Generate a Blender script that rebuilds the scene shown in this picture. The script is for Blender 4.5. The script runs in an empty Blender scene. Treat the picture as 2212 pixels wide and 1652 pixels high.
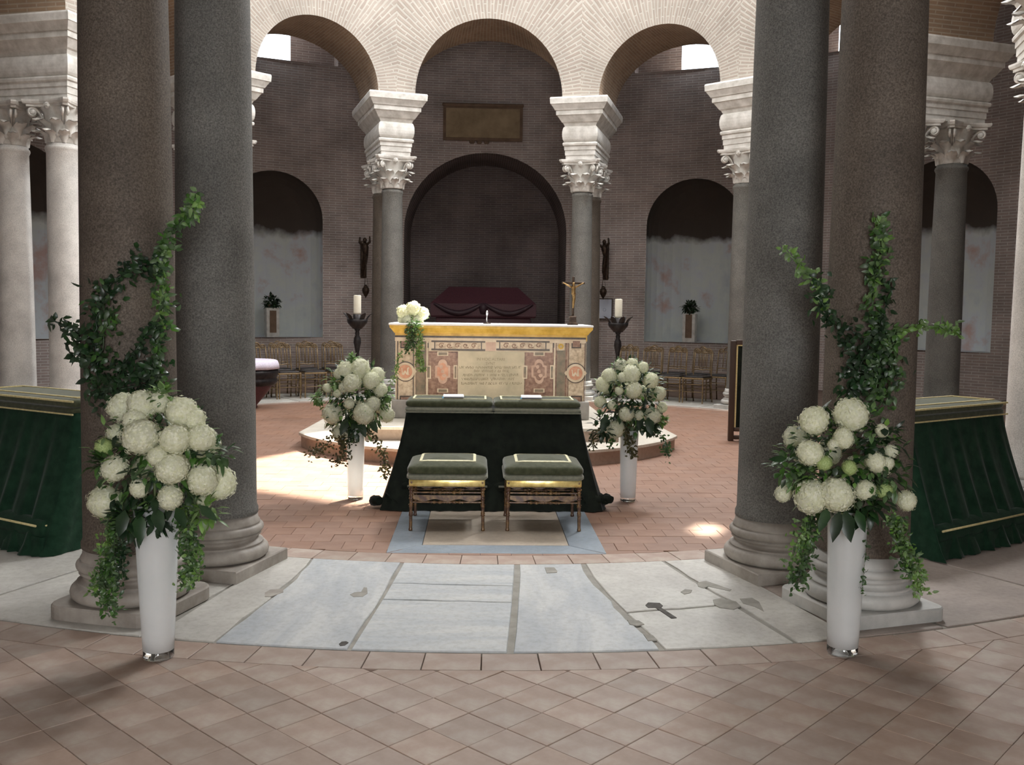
import bpy, math, random
from math import sin, cos, pi, radians, sqrt, atan2, hypot
from mathutils import Vector, Matrix
random.seed(7)
SC = bpy.context.scene
COL = SC.collection

# ------------------------------------------------------------------ camera
FPX, CX, CY, CZ = 2051.71, -0.1378, -11.4774, 1.5721
YAW, PIT, ROL = 0.0360, 0.07457, 0.01385
_c, _s = cos(YAW), sin(YAW)
FW = Vector((_s*cos(PIT), _c*cos(PIT), -sin(PIT)))
RT0 = Vector((_c, -_s, 0.0))
UP0 = RT0.cross(FW)
RT = RT0*cos(ROL) + UP0*sin(ROL)
UP = UP0*cos(ROL) - RT0*sin(ROL)
EYE = Vector((CX, CY, CZ))
cd = bpy.data.cameras.new('camera')
cam = bpy.data.objects.new('camera', cd)
COL.objects.link(cam)
cd.sensor_width = 36.0
cd.lens = FPX/2212.0*36.0
cd.clip_end = 200
M = Matrix((RT, UP, -FW)).transposed().to_4x4()
M.translation = EYE
cam.matrix_world = M
SC.camera = cam

# ------------------------------------------------------------------ world, sun, window light, exposure
wd = bpy.data.worlds.new('sky')
SC.world = wd
wd.use_nodes = True
bg = wd.node_tree.nodes['Background']
bg.inputs[0].default_value = (0.80, 0.90, 1.0, 1)
bg.inputs[1].default_value = 4.0

SUN_DIR = Vector((-0.40, -0.69, -1.021)).normalized()
sl = bpy.data.lights.new('sun', 'SUN')
sl.energy = 22.0
sl.color = (1.0, 0.93, 0.78)
sl.angle = radians(0.9)
so = bpy.data.objects.new('sun', sl)
COL.objects.link(so)
so.rotation_euler = SUN_DIR.to_track_quat('-Z', 'Y').to_euler()

CLER = [0, 30.74, 59.26, 90, 120.74, 149.26, 180, -149.26, -120.74, -90, -59.26, -30.74]  # clerestory windows, degrees from +y

def P(r, deg, z):
    a = radians(deg)
    return Vector((r*sin(a), r*cos(a), z))

def area(name, loc, target, sx, sy, w, col):
    l = bpy.data.lights.new(name, 'AREA')
    l.shape = 'RECTANGLE'
    l.size = sx
    l.size_y = sy
    l.energy = w
    l.color = col
    o = bpy.data.objects.new(name, l)
    COL.objects.link(o)
    o.location = loc
    o.rotation_euler = (Vector(target)-Vector(loc)).to_track_quat('-Z', 'Y').to_euler()
    return o

# daylight entering at each clerestory window; the sky is brighter on the sun's side
CLER_W = {0: 90, 30.74: 190, 59.26: 1250, 90: 170, 120.74: 130, 149.26: 140, 180: 140,
          -149.26: 140, -120.74: 130, -90: 110, -59.26: 330, -30.74: 120}
for a in CLER:
    p = P(5.5, a, 10.7)
    area('clerestory_daylight', p, (p.x*0.0, p.y*0.0, 5.2), 1.5, 2.0, CLER_W[a], (0.975, 0.985, 1.0))
# daylight at the small windows high in the ambulatory wall and at the open entrance behind the camera
for a, w in ((25, 10), (-25, 8), (42.2, 8), (-42.2, 8), (70, 12), (-70, 12), (155, 6), (-155, 6)):
    p = P(11.05, a, 7.45)
    area('ambulatory_daylight', p, (p.x*0.75, p.y*0.75, 4.5), 0.95, 0.75, w, (0.86, 0.93, 1.0))
area('entrance_daylight', (0.3, -14.9, 1.7), (0.0, -6.0, 1.4), 1.8, 3.0, 235, (0.95, 0.97, 1.0))

vs = SC.view_settings
vs.view_transform = 'Standard'
vs.look = 'None'
vs.gamma = 1.0
vs.use_curve_mapping = False
vs.exposure = 0.25
SC.cycles.use_denoising = True
SC.cycles.max_bounces = 8
SC.cycles.diffuse_bounces = 5
SC.cycles.glossy_bounces = 3
SC.cycles.transmission_bounces = 6
SC.cycles.sample_clamp_indirect = 4.0
SC.cycles.caustics_reflective = False
SC.cycles.caustics_refractive = False

# ------------------------------------------------------------------ helpers
def ray(u, v):
    return FW + RT*((u-1106.0)/FPX) - UP*((v-826.0)/FPX)

def at(u, v, Y):
    """world point on the plane y = Y seen at photo position (u, v)"""
    d = ray(u, v)
    return EYE + d*((Y-EYE.y)/d.y)

def atz(u, v, z=0.0):
    d = ray(u, v)
    return EYE + d*((z-EYE.z)/d.z)

def atr(u, v, r, cx=0.0, cy=0.0, near=False):
    d = ray(u, v)
    ox, oy = EYE.x-cx, EYE.y-cy
    A = d.x*d.x+d.y*d.y
    B = ox*d.x+oy*d.y
    Cc = ox*ox+oy*oy-r*r
    D = max(0.0, B*B-A*Cc)
    t = (-B+(-sqrt(D) if near else sqrt(D)))/A
    return EYE + d*t

class MB:
    def __init__(s):
        s.v, s.f, s.uv, s.sm = [], [], None, []
    def add(s, vs, fs, smooth=False):
        b = len(s.v)
        s.v.extend([tuple(q) for q in vs])
        for f in fs:
            s.f.append(tuple(b+i for i in f))
            s.sm.append(smooth)
    def box(s, x0, x1, y0, y1, z0, z1):
        s.add([(x0, y0, z0), (x1, y0, z0), (x1, y1, z0), (x0, y1, z0), (x0, y0, z1), (x1, y0, z1), (x1, y1, z1), (x0, y1, z1)],
              [(0, 3, 2, 1), (4, 5, 6, 7), (0, 1, 5, 4), (1, 2, 6, 5), (2, 3, 7, 6), (3, 0, 4, 7)])
    def rings(s, rings, cap0=True, cap1=True, smooth=True, close=True):
        n = len(rings[0])
        vs = [q for r in rings for q in r]
        fs = []
        for k in range(len(rings)-1):
            for i in range(n if close else n-1):
                j = (i+1) % n
                fs.append((k*n+i, k*n+j, (k+1)*n+j, (k+1)*n+i))
        b = len(s.v)
        s.add(vs, fs, smooth)
        if cap0:
            s.f.append(tuple(b+i for i in reversed(range(n)))); s.sm.append(False)
        if cap1:
            s.f.append(tuple(b+(len(rings)-1)*n+i for i in range(n))); s.sm.append(False)
    def lathe(s, prof, n=32, c=(0, 0, 0), smooth=True, caps=True):
        R = [[(c[0]+r*cos(2*pi*i/n), c[1]+r*sin(2*pi*i/n), c[2]+z) for i in range(n)] for r, z in prof]
        s.rings(R, caps, caps, smooth)
    def tube(s, pts, rad, n=8, smooth=True):
        pts = [Vector(q) for q in pts]
        if not hasattr(rad, '__len__'):
            rad = [rad]*len(pts)
        R = []
        pu = None
        for i, q in enumerate(pts):
            t = (pts[min(i+1, len(pts)-1)]-pts[max(i-1, 0)])
            if t.length < 1e-9:
                t = Vector((0, 0, 1))
            t.normalize()
            u = pu if pu is not None else (Vector((0, 0, 1)) if abs(t.z) < .9 else Vector((1, 0, 0)))
            u = (u-t*u.dot(t))
            if u.length < 1e-6:
                u = t.orthogonal()
            u.normalize()
            pu = u
            w = t.cross(u)
            R.append([q+(u*cos(2*pi*k/n)+w*sin(2*pi*k/n))*rad[i] for k in range(n)])
        s.rings(R, True, True, smooth)
    def rbox(s, x0, x1, y0, y1, z0, z1, b=0.01, n=3):
        """box with all edges rounded"""
        cx, cy, cz = (x0+x1)/2, (y0+y1)/2, (z0+z1)/2
        hx, hy, hz = (x1-x0)/2, (y1-y0)/2, (z1-z0)/2
        b = min(b, hx*.99, hy*.99, hz*.99)
        R = []
        lat = [(-pi/2+pi/2*k/n, -1) for k in range(n+1)]+[(pi/2*k/n, 1) for k in range(n+1)]
        for th, sg in lat:
            rr, zz = b*cos(th), cz+sg*(hz-b)+b*sin(th)
            ring = []
            for qx, qy, a0 in ((1, 1, 0), (-1, 1, pi/2), (-1, -1, pi), (1, -1, 3*pi/2)):
                for k in range(n+1):
                    a = a0+pi/2*k/n
                    ring.append((cx+qx*(hx-b)+rr*cos(a), cy+qy*(hy-b)+rr*sin(a), zz))
            R.append(ring)
        s.rings(R, True, True, True)
    def poly(s, pts, z0, z1):
        """upright prism over a polygon of (x, y)"""
        n = len(pts)
        ar = sum(pts[i][0]*pts[(i+1) % n][1]-pts[(i+1) % n][0]*pts[i][1] for i in range(n))
        if ar < 0:
            pts = pts[::-1]
        s.rings([[(p[0], p[1], z0) for p in pts], [(p[0], p[1], z1) for p in pts]], True, True, False)
    def plate(s, pts, y0, y1):
        """prism standing in the xz plane, from y0 (front) to y1"""
        n = len(pts)
        ar = sum(pts[i][0]*pts[(i+1) % n][1]-pts[(i+1) % n][0]*pts[i][1] for i in range(n))
        if ar < 0:
            pts = pts[::-1]
        s.rings([[(p[0], y1, p[1]) for p in pts], [(p[0], y0, p[1]) for p in pts]], True, True, False)
    def leaf(s, p, d, up, L, W, bend=0.25):
        d = Vector(d).normalized()
        sd = d.cross(Vector(up))
        if sd.length < 1e-5:
            sd = d.orthogonal()
        sd.normalize()
        nn = sd.cross(d)
        p = Vector(p)
        m1, m2, t = p+d*L*.33+nn*L*.06, p+d*L*.68-nn*L*bend*.25, p+d*L-nn*L*bend
        s.add([p, m1+sd*W*.5-nn*W*.12, m1, m1-sd*W*.5-nn*W*.12, m2+sd*W*.38-nn*W*.12, m2, m2-sd*W*.38-nn*W*.12, t],
              [(0, 2, 1), (0, 3, 2), (1, 2, 5, 4), (2, 3, 6, 5), (4, 5, 7), (5, 6, 7)], True)
    def mesh(s, name, mat):
        me = bpy.data.meshes.new(name)
        me.from_pydata(s.v, [], s.f)
        me.polygons.foreach_set('use_smooth', s.sm)
        if s.uv:
            ul = me.uv_layers.new(name='UVMap')
            k = 0
            for poly in me.polygons:
                for vi in poly.vertices:
                    ul.data[k].uv = s.uv[vi]
                    k += 1
        me.update()
        if mat:
            me.materials.append(mat)
        return me

def obj(name, me, parent=None, loc=(0, 0, 0), rot=(0, 0, 0), label=None):
    o = bpy.data.objects.new(name, me)
    COL.objects.link(o)
    o.location = loc
    o.rotation_euler = rot
    if parent is not None:
        o.parent = parent
    if label:
        o['label'] = label
    return o

def tag(o, label=None, cat=None, group=None, kind=None):
    if label: o['label'] = label
    if cat: o['category'] = cat
    if group: o['group'] = group
    if kind: o['kind'] = kind
    return o

def thing(name, label, cat, loc=(0, 0, 0), rz=0.0, group=None):
    o = bpy.data.objects.new(name, None)
    COL.objects.link(o)
    o.empty_display_size = 0.1
    o.location = loc
    o.rotation_euler = (0, 0, rz)
    return tag(o, label, cat, group)

# ------------------------------------------------------------------ materials
def _nt(name):
    m = bpy.data.materials.new(name)
    m.use_nodes = True
    nt = m.node_tree
    return m, nt, nt.nodes['Principled BSDF']

def _n(nt, t, **kw):
    n = nt.nodes.new(t)
    for k, v in kw.items():
        if k in n.inputs.keys():
            n.inputs[k].default_value = v
        else:
            setattr(n, k, v)
    return n

def _ramp(nt, stops):
    r = nt.nodes.new('ShaderNodeValToRGB')
    el = r.color_ramp.elements
    while len(el) < len(stops):
        el.new(0.5)
    for e, (p, c) in zip(el, stops):
        e.position = p
        e.color = (*c, 1)
    return r

def M_noise(name, c1, c2, scale=8.0, rough=0.6, bump=0.1, metal=0.0, detail=6.0, lo=0.35, hi=0.65, sheen=0.0, coat=0.0, spec=0.5, stretch=None, c3=None, rand=0.0, transl=0.0):
    m, nt, bs = _nt(name)
    tc = _n(nt, 'ShaderNodeTexCoord')
    mp = _n(nt, 'ShaderNodeMapping')
    nt.links.new(tc.outputs['Object'], mp.inputs['Vector'])
    if stretch:
        mp.inputs['Scale'].default_value = stretch
    no = _n(nt, 'ShaderNodeTexNoise', Scale=scale, Detail=detail, Roughness=0.6)
    nt.links.new(mp.outputs[0], no.inputs['Vector'])
    st = [(lo, c1), (hi, c2)] if c3 is None else [(lo, c1), ((lo+hi)/2, c3), (hi, c2)]
    rp = _ramp(nt, st)
    nt.links.new(no.outputs[0], rp.inputs[0])
    out = rp.outputs[0]
    if rand:
        oi = _n(nt, 'ShaderNodeObjectInfo')
        ge = _n(nt, 'ShaderNodeNewGeometry')
        ad = _n(nt, 'ShaderNodeMath', operation='ADD')
        nt.links.new(oi.outputs['Random'], ad.inputs[0])
        nt.links.new(ge.outputs['Random Per Island'], ad.inputs[1])
        fr = _n(nt, 'ShaderNodeMath', operation='FRACT')
        nt.links.new(ad.outputs[0], fr.inputs[0])
        mr = _n(nt, 'ShaderNodeMapRange')
        mr.inputs['To Min'].default_value = 1-rand
        mr.inputs['To Max'].default_value = 1+rand
        nt.links.new(fr.outputs[0], mr.inputs['Value'])
        hs = _n(nt, 'ShaderNodeHueSaturation')
        nt.links.new(out, hs.inputs['Color'])
        nt.links.new(mr.outputs[0], hs.inputs['Value'])
        m2 = _n(nt, 'ShaderNodeMath', operation='MULTIPLY_ADD')
        nt.links.new(fr.outputs[0], m2.inputs[0])
        m2.inputs[1].default_value = 7.31
        m2.inputs[2].default_value = 0.0
        f2 = _n(nt, 'ShaderNodeMath', operation='FRACT')
        nt.links.new(m2.outputs[0], f2.inputs[0])
        mh = _n(nt, 'ShaderNodeMapRange')
        mh.inputs['To Min'].default_value = 1-rand*1.2
        mh.inputs['To Max'].default_value = 1+rand*0.5
        nt.links.new(f2.outputs[0], mh.inputs['Value'])
        nt.links.new(mh.outputs[0], hs.inputs['Saturation'])
        out = hs.outputs[0]
    nt.links.new(out, bs.inputs['Base Color'])
    bs.inputs['Roughness'].default_value = rough
    bs.inputs['Metallic'].default_value = metal
    bs.inputs['Specular IOR Level'].default_value = spec
    if sheen:
        bs.inputs['Sheen Weight'].default_value = sheen
        bs.inputs['Sheen Roughness'].default_value = 0.4
    if coat:
        bs.inputs['Coat Weight'].default_value = coat
        bs.inputs['Coat Roughness'].default_value = 0.1
    if bump:
        bp = _n(nt, 'ShaderNodeBump', Strength=bump, Distance=0.02)
        nt.links.new(no.outputs[0], bp.inputs['Height'])
        nt.links.new(bp.outputs[0], bs.inputs['Normal'])
    if transl:
        tr = _n(nt, 'ShaderNodeBsdfTranslucent')
        nt.links.new(out, tr.inputs['Color'])
        ms = _n(nt, 'ShaderNodeMixShader')
        ms.inputs[0].default_value = transl
        nt.links.new(bs.outputs[0], ms.inputs[1])
        nt.links.new(tr.outputs[0], ms.inputs[2])
        nt.links.new(ms.outputs[0], nt.nodes['Material Output'].inputs['Surface'])
    return m

def M_granite(name, c1, c2, c3, rough=0.68):
    m, nt, bs = _nt(name)
    tc = _n(nt, 'ShaderNodeTexCoord')
    n1 = _n(nt, 'ShaderNodeTexNoise', Scale=110.0, Detail=3.0, Roughness=0.7)
    n2 = _n(nt, 'ShaderNodeTexNoise', Scale=2.2, Detail=5.0, Roughness=0.6)
    nt.links.new(tc.outputs['Object'], n1.inputs['Vector'])
    nt.links.new(tc.outputs['Object'], n2.inputs['Vector'])
    r1 = _ramp(nt, [(0.36, c1), (0.5, c2), (0.66, c3)])
    nt.links.new(n1.outputs[0], r1.inputs[0])
    r2 = _ramp(nt, [(0.3, (0.72, 0.70, 0.68)), (0.7, (1.15, 1.12, 1.08))])
    nt.links.new(n2.outputs[0], r2.inputs[0])
    mx = _n(nt, 'ShaderNodeMix', data_type='RGBA', blend_type='MULTIPLY')
    mx.inputs[0].default_value = 1.0
    nt.links.new(r1.outputs[0], mx.inputs[6])
    nt.links.new(r2.outputs[0], mx.inputs[7])
    nt.links.new(mx.outputs[2], bs.inputs['Base Color'])
    bs.inputs['Roughness'].default_value = rough
    bs.inputs['Specular IOR Level'].default_value = 0.25
    bp = _n(nt, 'ShaderNodeBump', Strength=0.12, Distance=0.004)
    nt.links.new(n1.outputs[0], bp.inputs['Height'])
    nt.links.new(bp.outputs[0], bs.inputs['Normal'])
    return m

def M_brick(name, c1, c2, mortar, bw=0.28, rh=0.055, ms=0.009, rough=0.85, bump=0.5, stain=((0.6, 0.58, 0.56), (1.1, 1.08, 1.05)), stainscale=0.9):
    """thin Roman bricks over the UV map (metres)"""
    m, nt, bs = _nt(name)
    uv = _n(nt, 'ShaderNodeUVMap')
    br = _n(nt, 'ShaderNodeTexBrick')
    br.inputs['Color1'].default_value = (*c1, 1)
    br.inputs['Color2'].default_value = (*c2, 1)
    br.inputs['Mortar'].default_value = (*mortar, 1)
    br.inputs['Scale'].default_value = 1.0
    br.inputs['Brick Width'].default_value = bw
    br.inputs['Row Height'].default_value = rh
    br.inputs['Mortar Size'].default_value = ms
    br.inputs['Mortar Smooth'].default_value = 0.3
    nt.links.new(uv.outputs[0], br.inputs['Vector'])
    tc = _n(nt, 'ShaderNodeTexCoord')
    no = _n(nt, 'ShaderNodeTexNoise', Scale=stainscale, Detail=8.0, Roughness=0.62)
    nt.links.new(tc.outputs['Object'], no.inputs['Vector'])
    rp = _ramp(nt, [(0.32, stain[0]), (0.68, stain[1])])
    nt.links.new(no.outputs[0], rp.inputs[0])
    mx = _n(nt, 'ShaderNodeMix', data_type='RGBA', blend_type='MULTIPLY')
    mx.inputs[0].default_value = 1.0
    nt.links.new(br.outputs['Color'], mx.inputs[6])
    nt.links.new(rp.outputs[0], mx.inputs[7])
    nt.links.new(mx.outputs[2], bs.inputs['Base Color'])
    bs.inputs['Roughness'].default_value = rough
    bs.inputs['Specular IOR Level'].default_value = 0.2
    bp = _n(nt, 'ShaderNodeBump', Strength=bump, Distance=0.008, invert=True)
    nt.links.new(br.outputs['Fac'], bp.inputs['Height'])
    nt.links.new(bp.outputs[0], bs.inputs['Normal'])
    return m

def M_fresco(name):
    """worn plaster with remains of painting below, bare brick in the conch above"""
    m, nt, bs = _nt(name)
    tc = _n(nt, 'ShaderNodeTexCoord')
    n1 = _n(nt, 'ShaderNodeTexNoise', Scale=1.3, Detail=7.0, Roughness=0.6)
    n2 = _n(nt, 'ShaderNodeTexNoise', Scale=2.1, Detail=4.0, Roughness=0.5)
    nt.links.new(tc.outputs['Object'], n1.inputs['Vector'])
    nt.links.new(tc.outputs['Object'], n2.inputs['Vector'])
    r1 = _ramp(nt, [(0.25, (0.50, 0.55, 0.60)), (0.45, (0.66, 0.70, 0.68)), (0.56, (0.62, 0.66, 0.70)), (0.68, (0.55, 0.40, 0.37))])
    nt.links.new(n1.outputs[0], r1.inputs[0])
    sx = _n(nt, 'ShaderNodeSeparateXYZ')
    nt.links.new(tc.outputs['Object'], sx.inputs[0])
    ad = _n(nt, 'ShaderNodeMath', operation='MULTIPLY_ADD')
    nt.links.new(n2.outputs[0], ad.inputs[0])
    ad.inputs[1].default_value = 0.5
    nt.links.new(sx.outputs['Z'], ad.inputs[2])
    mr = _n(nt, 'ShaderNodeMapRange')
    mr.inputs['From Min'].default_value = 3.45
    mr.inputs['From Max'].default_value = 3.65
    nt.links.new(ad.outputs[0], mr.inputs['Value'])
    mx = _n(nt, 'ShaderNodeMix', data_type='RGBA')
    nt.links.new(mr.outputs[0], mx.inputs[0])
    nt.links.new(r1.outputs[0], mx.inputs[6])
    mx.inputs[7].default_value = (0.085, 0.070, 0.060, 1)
    nt.links.new(mx.outputs[2], bs.inputs['Base Color'])
    bs.inputs['Roughness'].default_value = 0.9
    bs.inputs['Specular IOR Level'].default_value = 0.15
    return m

def M_marble(name, base, vein, scale=3.0, rough=0.35, axis=(1, 1, 1), rand=0.0, bump=0.05):
    m, nt, bs = _nt(name)
    tc = _n(nt, 'ShaderNodeTexCoord')
    mp = _n(nt, 'ShaderNodeMapping')
    mp.inputs['Scale'].default_value = axis
    nt.links.new(tc.outputs['Object'], mp.inputs['Vector'])
    n1 = _n(nt, 'ShaderNodeTexNoise', Scale=scale, Detail=8.0, Roughness=0.65, Distortion=0.6)
    nt.links.new(mp.outputs[0], n1.inputs['Vector'])
    r1 = _ramp(nt, [(0.30, vein), (0.48, tuple((a+b)/2 for a, b in zip(base, vein))), (0.60, base)])
    nt.links.new(n1.outputs[0], r1.inputs[0])
    n2 = _n(nt, 'ShaderNodeTexNoise', Scale=28.0, Detail=4.0, Roughness=0.7)
    nt.links.new(tc.outputs['Object'], n2.inputs['Vector'])
    r2 = _ramp(nt, [(0.30, (0.78, 0.77, 0.74)), (0.55, (1.0, 1.0, 1.0))])
    nt.links.new(n2.outputs[0], r2.inputs[0])
    mx = _n(nt, 'ShaderNodeMix', data_type='RGBA', blend_type='MULTIPLY')
    mx.inputs[0].default_value = 0.8
    nt.links.new(r1.outputs[0], mx.inputs[6])
    nt.links.new(r2.outputs[0], mx.inputs[7])
    nt.links.new(mx.outputs[2], bs.inputs['Base Color'])
    bs.inputs['Roughness'].default_value = rough
    bs.inputs['Specular IOR Level'].default_value = 0.4
    if bump:
        bp = _n(nt, 'ShaderNodeBump', Strength=bump, Distance=0.01)
        nt.links.new(n2.outputs[0], bp.inputs['Height'])
        nt.links.new(bp.outputs[0], bs.inputs['Normal'])
    return m

def M_glass(name):
    m, nt, bs = _nt(name)
    bs.inputs['Base Color'].default_value = (0.95, 0.97, 0.98, 1)
    bs.inputs['Roughness'].default_value = 0.03
    bs.inputs['Transmission Weight'].default_value = 1.0
    bs.inputs['IOR'].default_value = 1.5
    return m

MT = {}
MT['granite_grey'] = M_granite('grey granite', (0.098, 0.098, 0.093), (0.158, 0.157, 0.148), (0.225, 0.224, 0.213))
MT['granite_brown'] = M_granite('brown granite', (0.072, 0.060, 0.049), (0.120, 0.100, 0.082), (0.178, 0.150, 0.125))
MT['granite_pale'] = M_granite('pale granite', (0.50, 0.50, 0.49), (0.66, 0.655, 0.64), (0.76, 0.755, 0.74))
MT['base_stone'] = M_noise('weathered base marble', (0.24, 0.21, 0.18), (0.42, 0.385, 0.34), 5.0, 0.6, 0.25)
MT['base_pale'] = M_noise('pale base marble', (0.36, 0.36, 0.34), (0.55, 0.54, 0.51), 5.0, 0.55, 0.25)
MT['marble_white'] = M_noise('white carved marble', (0.52, 0.50, 0.46), (0.76, 0.74, 0.70), 7.0, 0.5, 0.2)
MT['voussoir'] = M_brick('radial arch bricks', (0.385, 0.345, 0.310), (0.335, 0.290, 0.258), (0.45, 0.43, 0.395), 0.30, 0.052, 0.012, stain=((0.82, 0.80, 0.77), (1.1, 1.08, 1.05)), stainscale=1.6)
MT['brick'] = M_brick('old wall bricks', (0.49, 0.405, 0.385), (0.40, 0.345, 0.335), (0.64, 0.615, 0.60))
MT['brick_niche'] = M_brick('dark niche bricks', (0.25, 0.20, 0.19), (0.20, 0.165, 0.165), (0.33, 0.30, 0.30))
MT['intrados'] = M_brick('arch underside bricks', (0.36, 0.255, 0.175), (0.30, 0.21, 0.15), (0.40, 0.33, 0.26), 0.28, 0.052, 0.01)
MT['fresco'] = M_fresco('worn fresco plaster')
MT['plaster'] = M_noise('pale plaster', (0.52, 0.48, 0.42), (0.64, 0.60, 0.54), 1.2, 0.9, 0.1)
MT['vault'] = M_noise('dim vault mosaic', (0.12, 0.105, 0.09), (0.20, 0.18, 0.155), 3.0, 0.9, 0.1)
MT['mortar'] = M_noise('floor mortar', (0.17, 0.115, 0.09), (0.26, 0.185, 0.145), 6.0, 0.9, 0.2)
MT['mortar_grey'] = M_noise('grey joint mortar', (0.24, 0.23, 0.20), (0.34, 0.32, 0.285), 9.0, 0.9, 0.2)
MT['tile'] = M_noise('worn terracotta tile', (0.295, 0.205, 0.160), (0.40, 0.325, 0.270), 5.0, 0.6, 0.12, rand=0.10, c3=(0.345, 0.250, 0.198))
MT['tile_in'] = M_noise('inner terracotta tile', (0.220, 0.116, 0.074), (0.270, 0.154, 0.104), 5.0, 0.6, 0.10, rand=0.05)
MT['slab'] = M_marble('white veined floor marble', (0.56, 0.57, 0.565), (0.38, 0.41, 0.44), 1.6, 0.42, (3.0, 0.8, 1.0))
MT['slab_x'] = M_marble('banded floor marble', (0.57, 0.58, 0.57), (0.41, 0.445, 0.475), 1.8, 0.42, (0.7, 4.0, 1.0))
MT['slab_worn'] = M_marble('worn cream floor marble', (0.56, 0.545, 0.50), (0.42, 0.40, 0.37), 2.4, 0.5)
MT['slab_dull'] = M_marble('dull brown floor marble', (0.36, 0.30, 0.265), (0.26, 0.215, 0.19), 2.4, 0.5)
MT['slab_grey'] = M_marble('blue grey marble', (0.34, 0.39, 0.44), (0.25, 0.29, 0.335), 3.0, 0.3)
MT['slab_beige'] = M_marble('beige marble', (0.58, 0.50, 0.41), (0.46, 0.39, 0.32), 3.0, 0.3)
MT['step_top'] = M_marble('pale step marble', (0.66, 0.62, 0.54), (0.55, 0.50, 0.43), 2.5, 0.45)
MT['hole'] = M_noise('dark patch', (0.045, 0.040, 0.035), (0.10, 0.09, 0.08), 20.0, 0.9, 0.1)
MT['gold'] = M_noise('yellow siena marble', (0.62, 0.39, 0.045), (0.86, 0.60, 0.13), 9.0, 0.35, 0.05, c3=(0.76, 0.50, 0.08))
MT['cream'] = M_noise('cream marble', (0.66, 0.54, 0.38), (0.80, 0.70, 0.53), 9.0, 0.35, 0.03)
MT['pinkish'] = M_noise('flesh marble', (0.55, 0.36, 0.26), (0.68, 0.49, 0.37), 12.0, 0.35, 0.03)
MT['breccia'] = M_noise('red breccia', (0.22, 0.12, 0.085), (0.44, 0.29, 0.21), 22.0, 0.35, 0.03, c3=(0.32, 0.19, 0.13))
MT['breccia_pale'] = M_noise('pale mosaic breccia', (0.46, 0.36, 0.24), (0.76, 0.66, 0.50), 26.0, 0.35, 0.03, c3=(0.64, 0.52, 0.37))
MT['dark_inlay'] = M_noise('dark green inlay', (0.07, 0.055, 0.04), (0.13, 0.10, 0.075), 20.0, 0.35, 0.02)
MT['green_inlay'] = M_noise('green brown inlay', (0.16, 0.15, 0.10), (0.34, 0.25, 0.17), 10.0, 0.35, 0.02)
MT['plaque'] = M_noise('yellowed plaque marble', (0.50, 0.45, 0.31), (0.66, 0.58, 0.41), 4.0, 0.4, 0.03)
MT['engrave'] = M_noise('engraved letters', (0.30, 0.26, 0.17), (0.36, 0.31, 0.21), 30.0, 0.7, 0.0)
MT['orange'] = M_noise('orange marble', (0.60, 0.28, 0.17), (0.74, 0.42, 0.27), 12.0, 0.35, 0.03)
MT['plinth_grey'] = M_noise('grey plinth', (0.30, 0.285, 0.26), (0.42, 0.40, 0.365), 6.0, 0.5, 0.1)
MT['linen'] = M_noise('white linen', (0.80, 0.80, 0.80), (0.88, 0.88, 0.87), 30.0, 0.8, 0.05)
MT['lace'] = M_noise('lilac lace', (0.58, 0.52, 0.66), (0.80, 0.77, 0.86), 60.0, 0.8, 0.1)
MT['porphyry'] = M_noise('porphyry', (0.065, 0.022, 0.033), (0.125, 0.042, 0.055), 60.0, 0.5, 0.03)
MT['porphyry_dark'] = M_noise('dark porphyry', (0.035, 0.016, 0.024), (0.06, 0.026, 0.036), 60.0, 0.5, 0.03)
MT['velvet'] = M_noise('dark green velvet', (0.008, 0.010, 0.008), (0.014, 0.018, 0.013), 14.0, 0.85, 0.15, sheen=0.08, spec=0.1)
MT['velvet_side'] = M_noise('bottle green velvet', (0.008, 0.028, 0.015), (0.016, 0.048, 0.026), 14.0, 0.85, 0.15, sheen=0.15, spec=0.1)
MT['velvet_seat'] = M_noise('olive green velvet', (0.048, 0.053, 0.028), (0.078, 0.083, 0.048), 30.0, 0.8, 0.1, sheen=0.30, spec=0.1)
MT['band'] = M_noise('grey green border band', (0.17, 0.175, 0.13), (0.24, 0.24, 0.18), 40.0, 0.8, 0.1, sheen=0.3)
MT['braid'] = M_noise('cream braid', (0.58, 0.54, 0.34), (0.76, 0.72, 0.50), 60.0, 0.7, 0.1)
MT['braid_gold'] = M_noise('gold braid', (0.55, 0.45, 0.20), (0.74, 0.64, 0.34), 60.0, 0.5, 0.1)
MT['gilt'] = M_noise('gilt wood', (0.50, 0.36, 0.10), (0.85, 0.68, 0.28), 18.0, 0.25, 0.05, metal=0.75, lo=0.3, hi=0.6)
MT['gilt_wood'] = M_noise('worn gilded walnut', (0.075, 0.032, 0.018), (0.34, 0.20, 0.07), 24.0, 0.3, 0.05, metal=0.15, coat=0.4, lo=0.42, hi=0.75)
MT['chair_gold'] = M_noise('dull gold chair paint', (0.15, 0.10, 0.05), (0.30, 0.21, 0.11), 20.0, 0.4, 0.05, metal=0.4)
MT['chair_seat'] = M_noise('black chair pad', (0.012, 0.010, 0.012), (0.035, 0.03, 0.03), 20.0, 0.35, 0.05)
MT['dark_wood'] = M_noise('dark wood', (0.030, 0.018, 0.014), (0.075, 0.045, 0.032), 6.0, 0.4, 0.05, stretch=(1, 1, 0.1))
MT['iron'] = M_noise('black wrought iron', (0.012, 0.011, 0.012), (0.035, 0.03, 0.03), 20.0, 0.5, 0.1, metal=0.6)
MT['bronze'] = M_noise('old bronze', (0.035, 0.022, 0.016), (0.09, 0.06, 0.04), 20.0, 0.45, 0.1, metal=0.7)
MT['bronze_gold'] = M_noise('golden bronze', (0.22, 0.13, 0.05), (0.46, 0.30, 0.12), 20.0, 0.35, 0.1, metal=0.7)
MT['wax'] = M_noise('ivory wax', (0.74, 0.69, 0.56), (0.84, 0.80, 0.68), 5.0, 0.5, 0.02)
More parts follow.
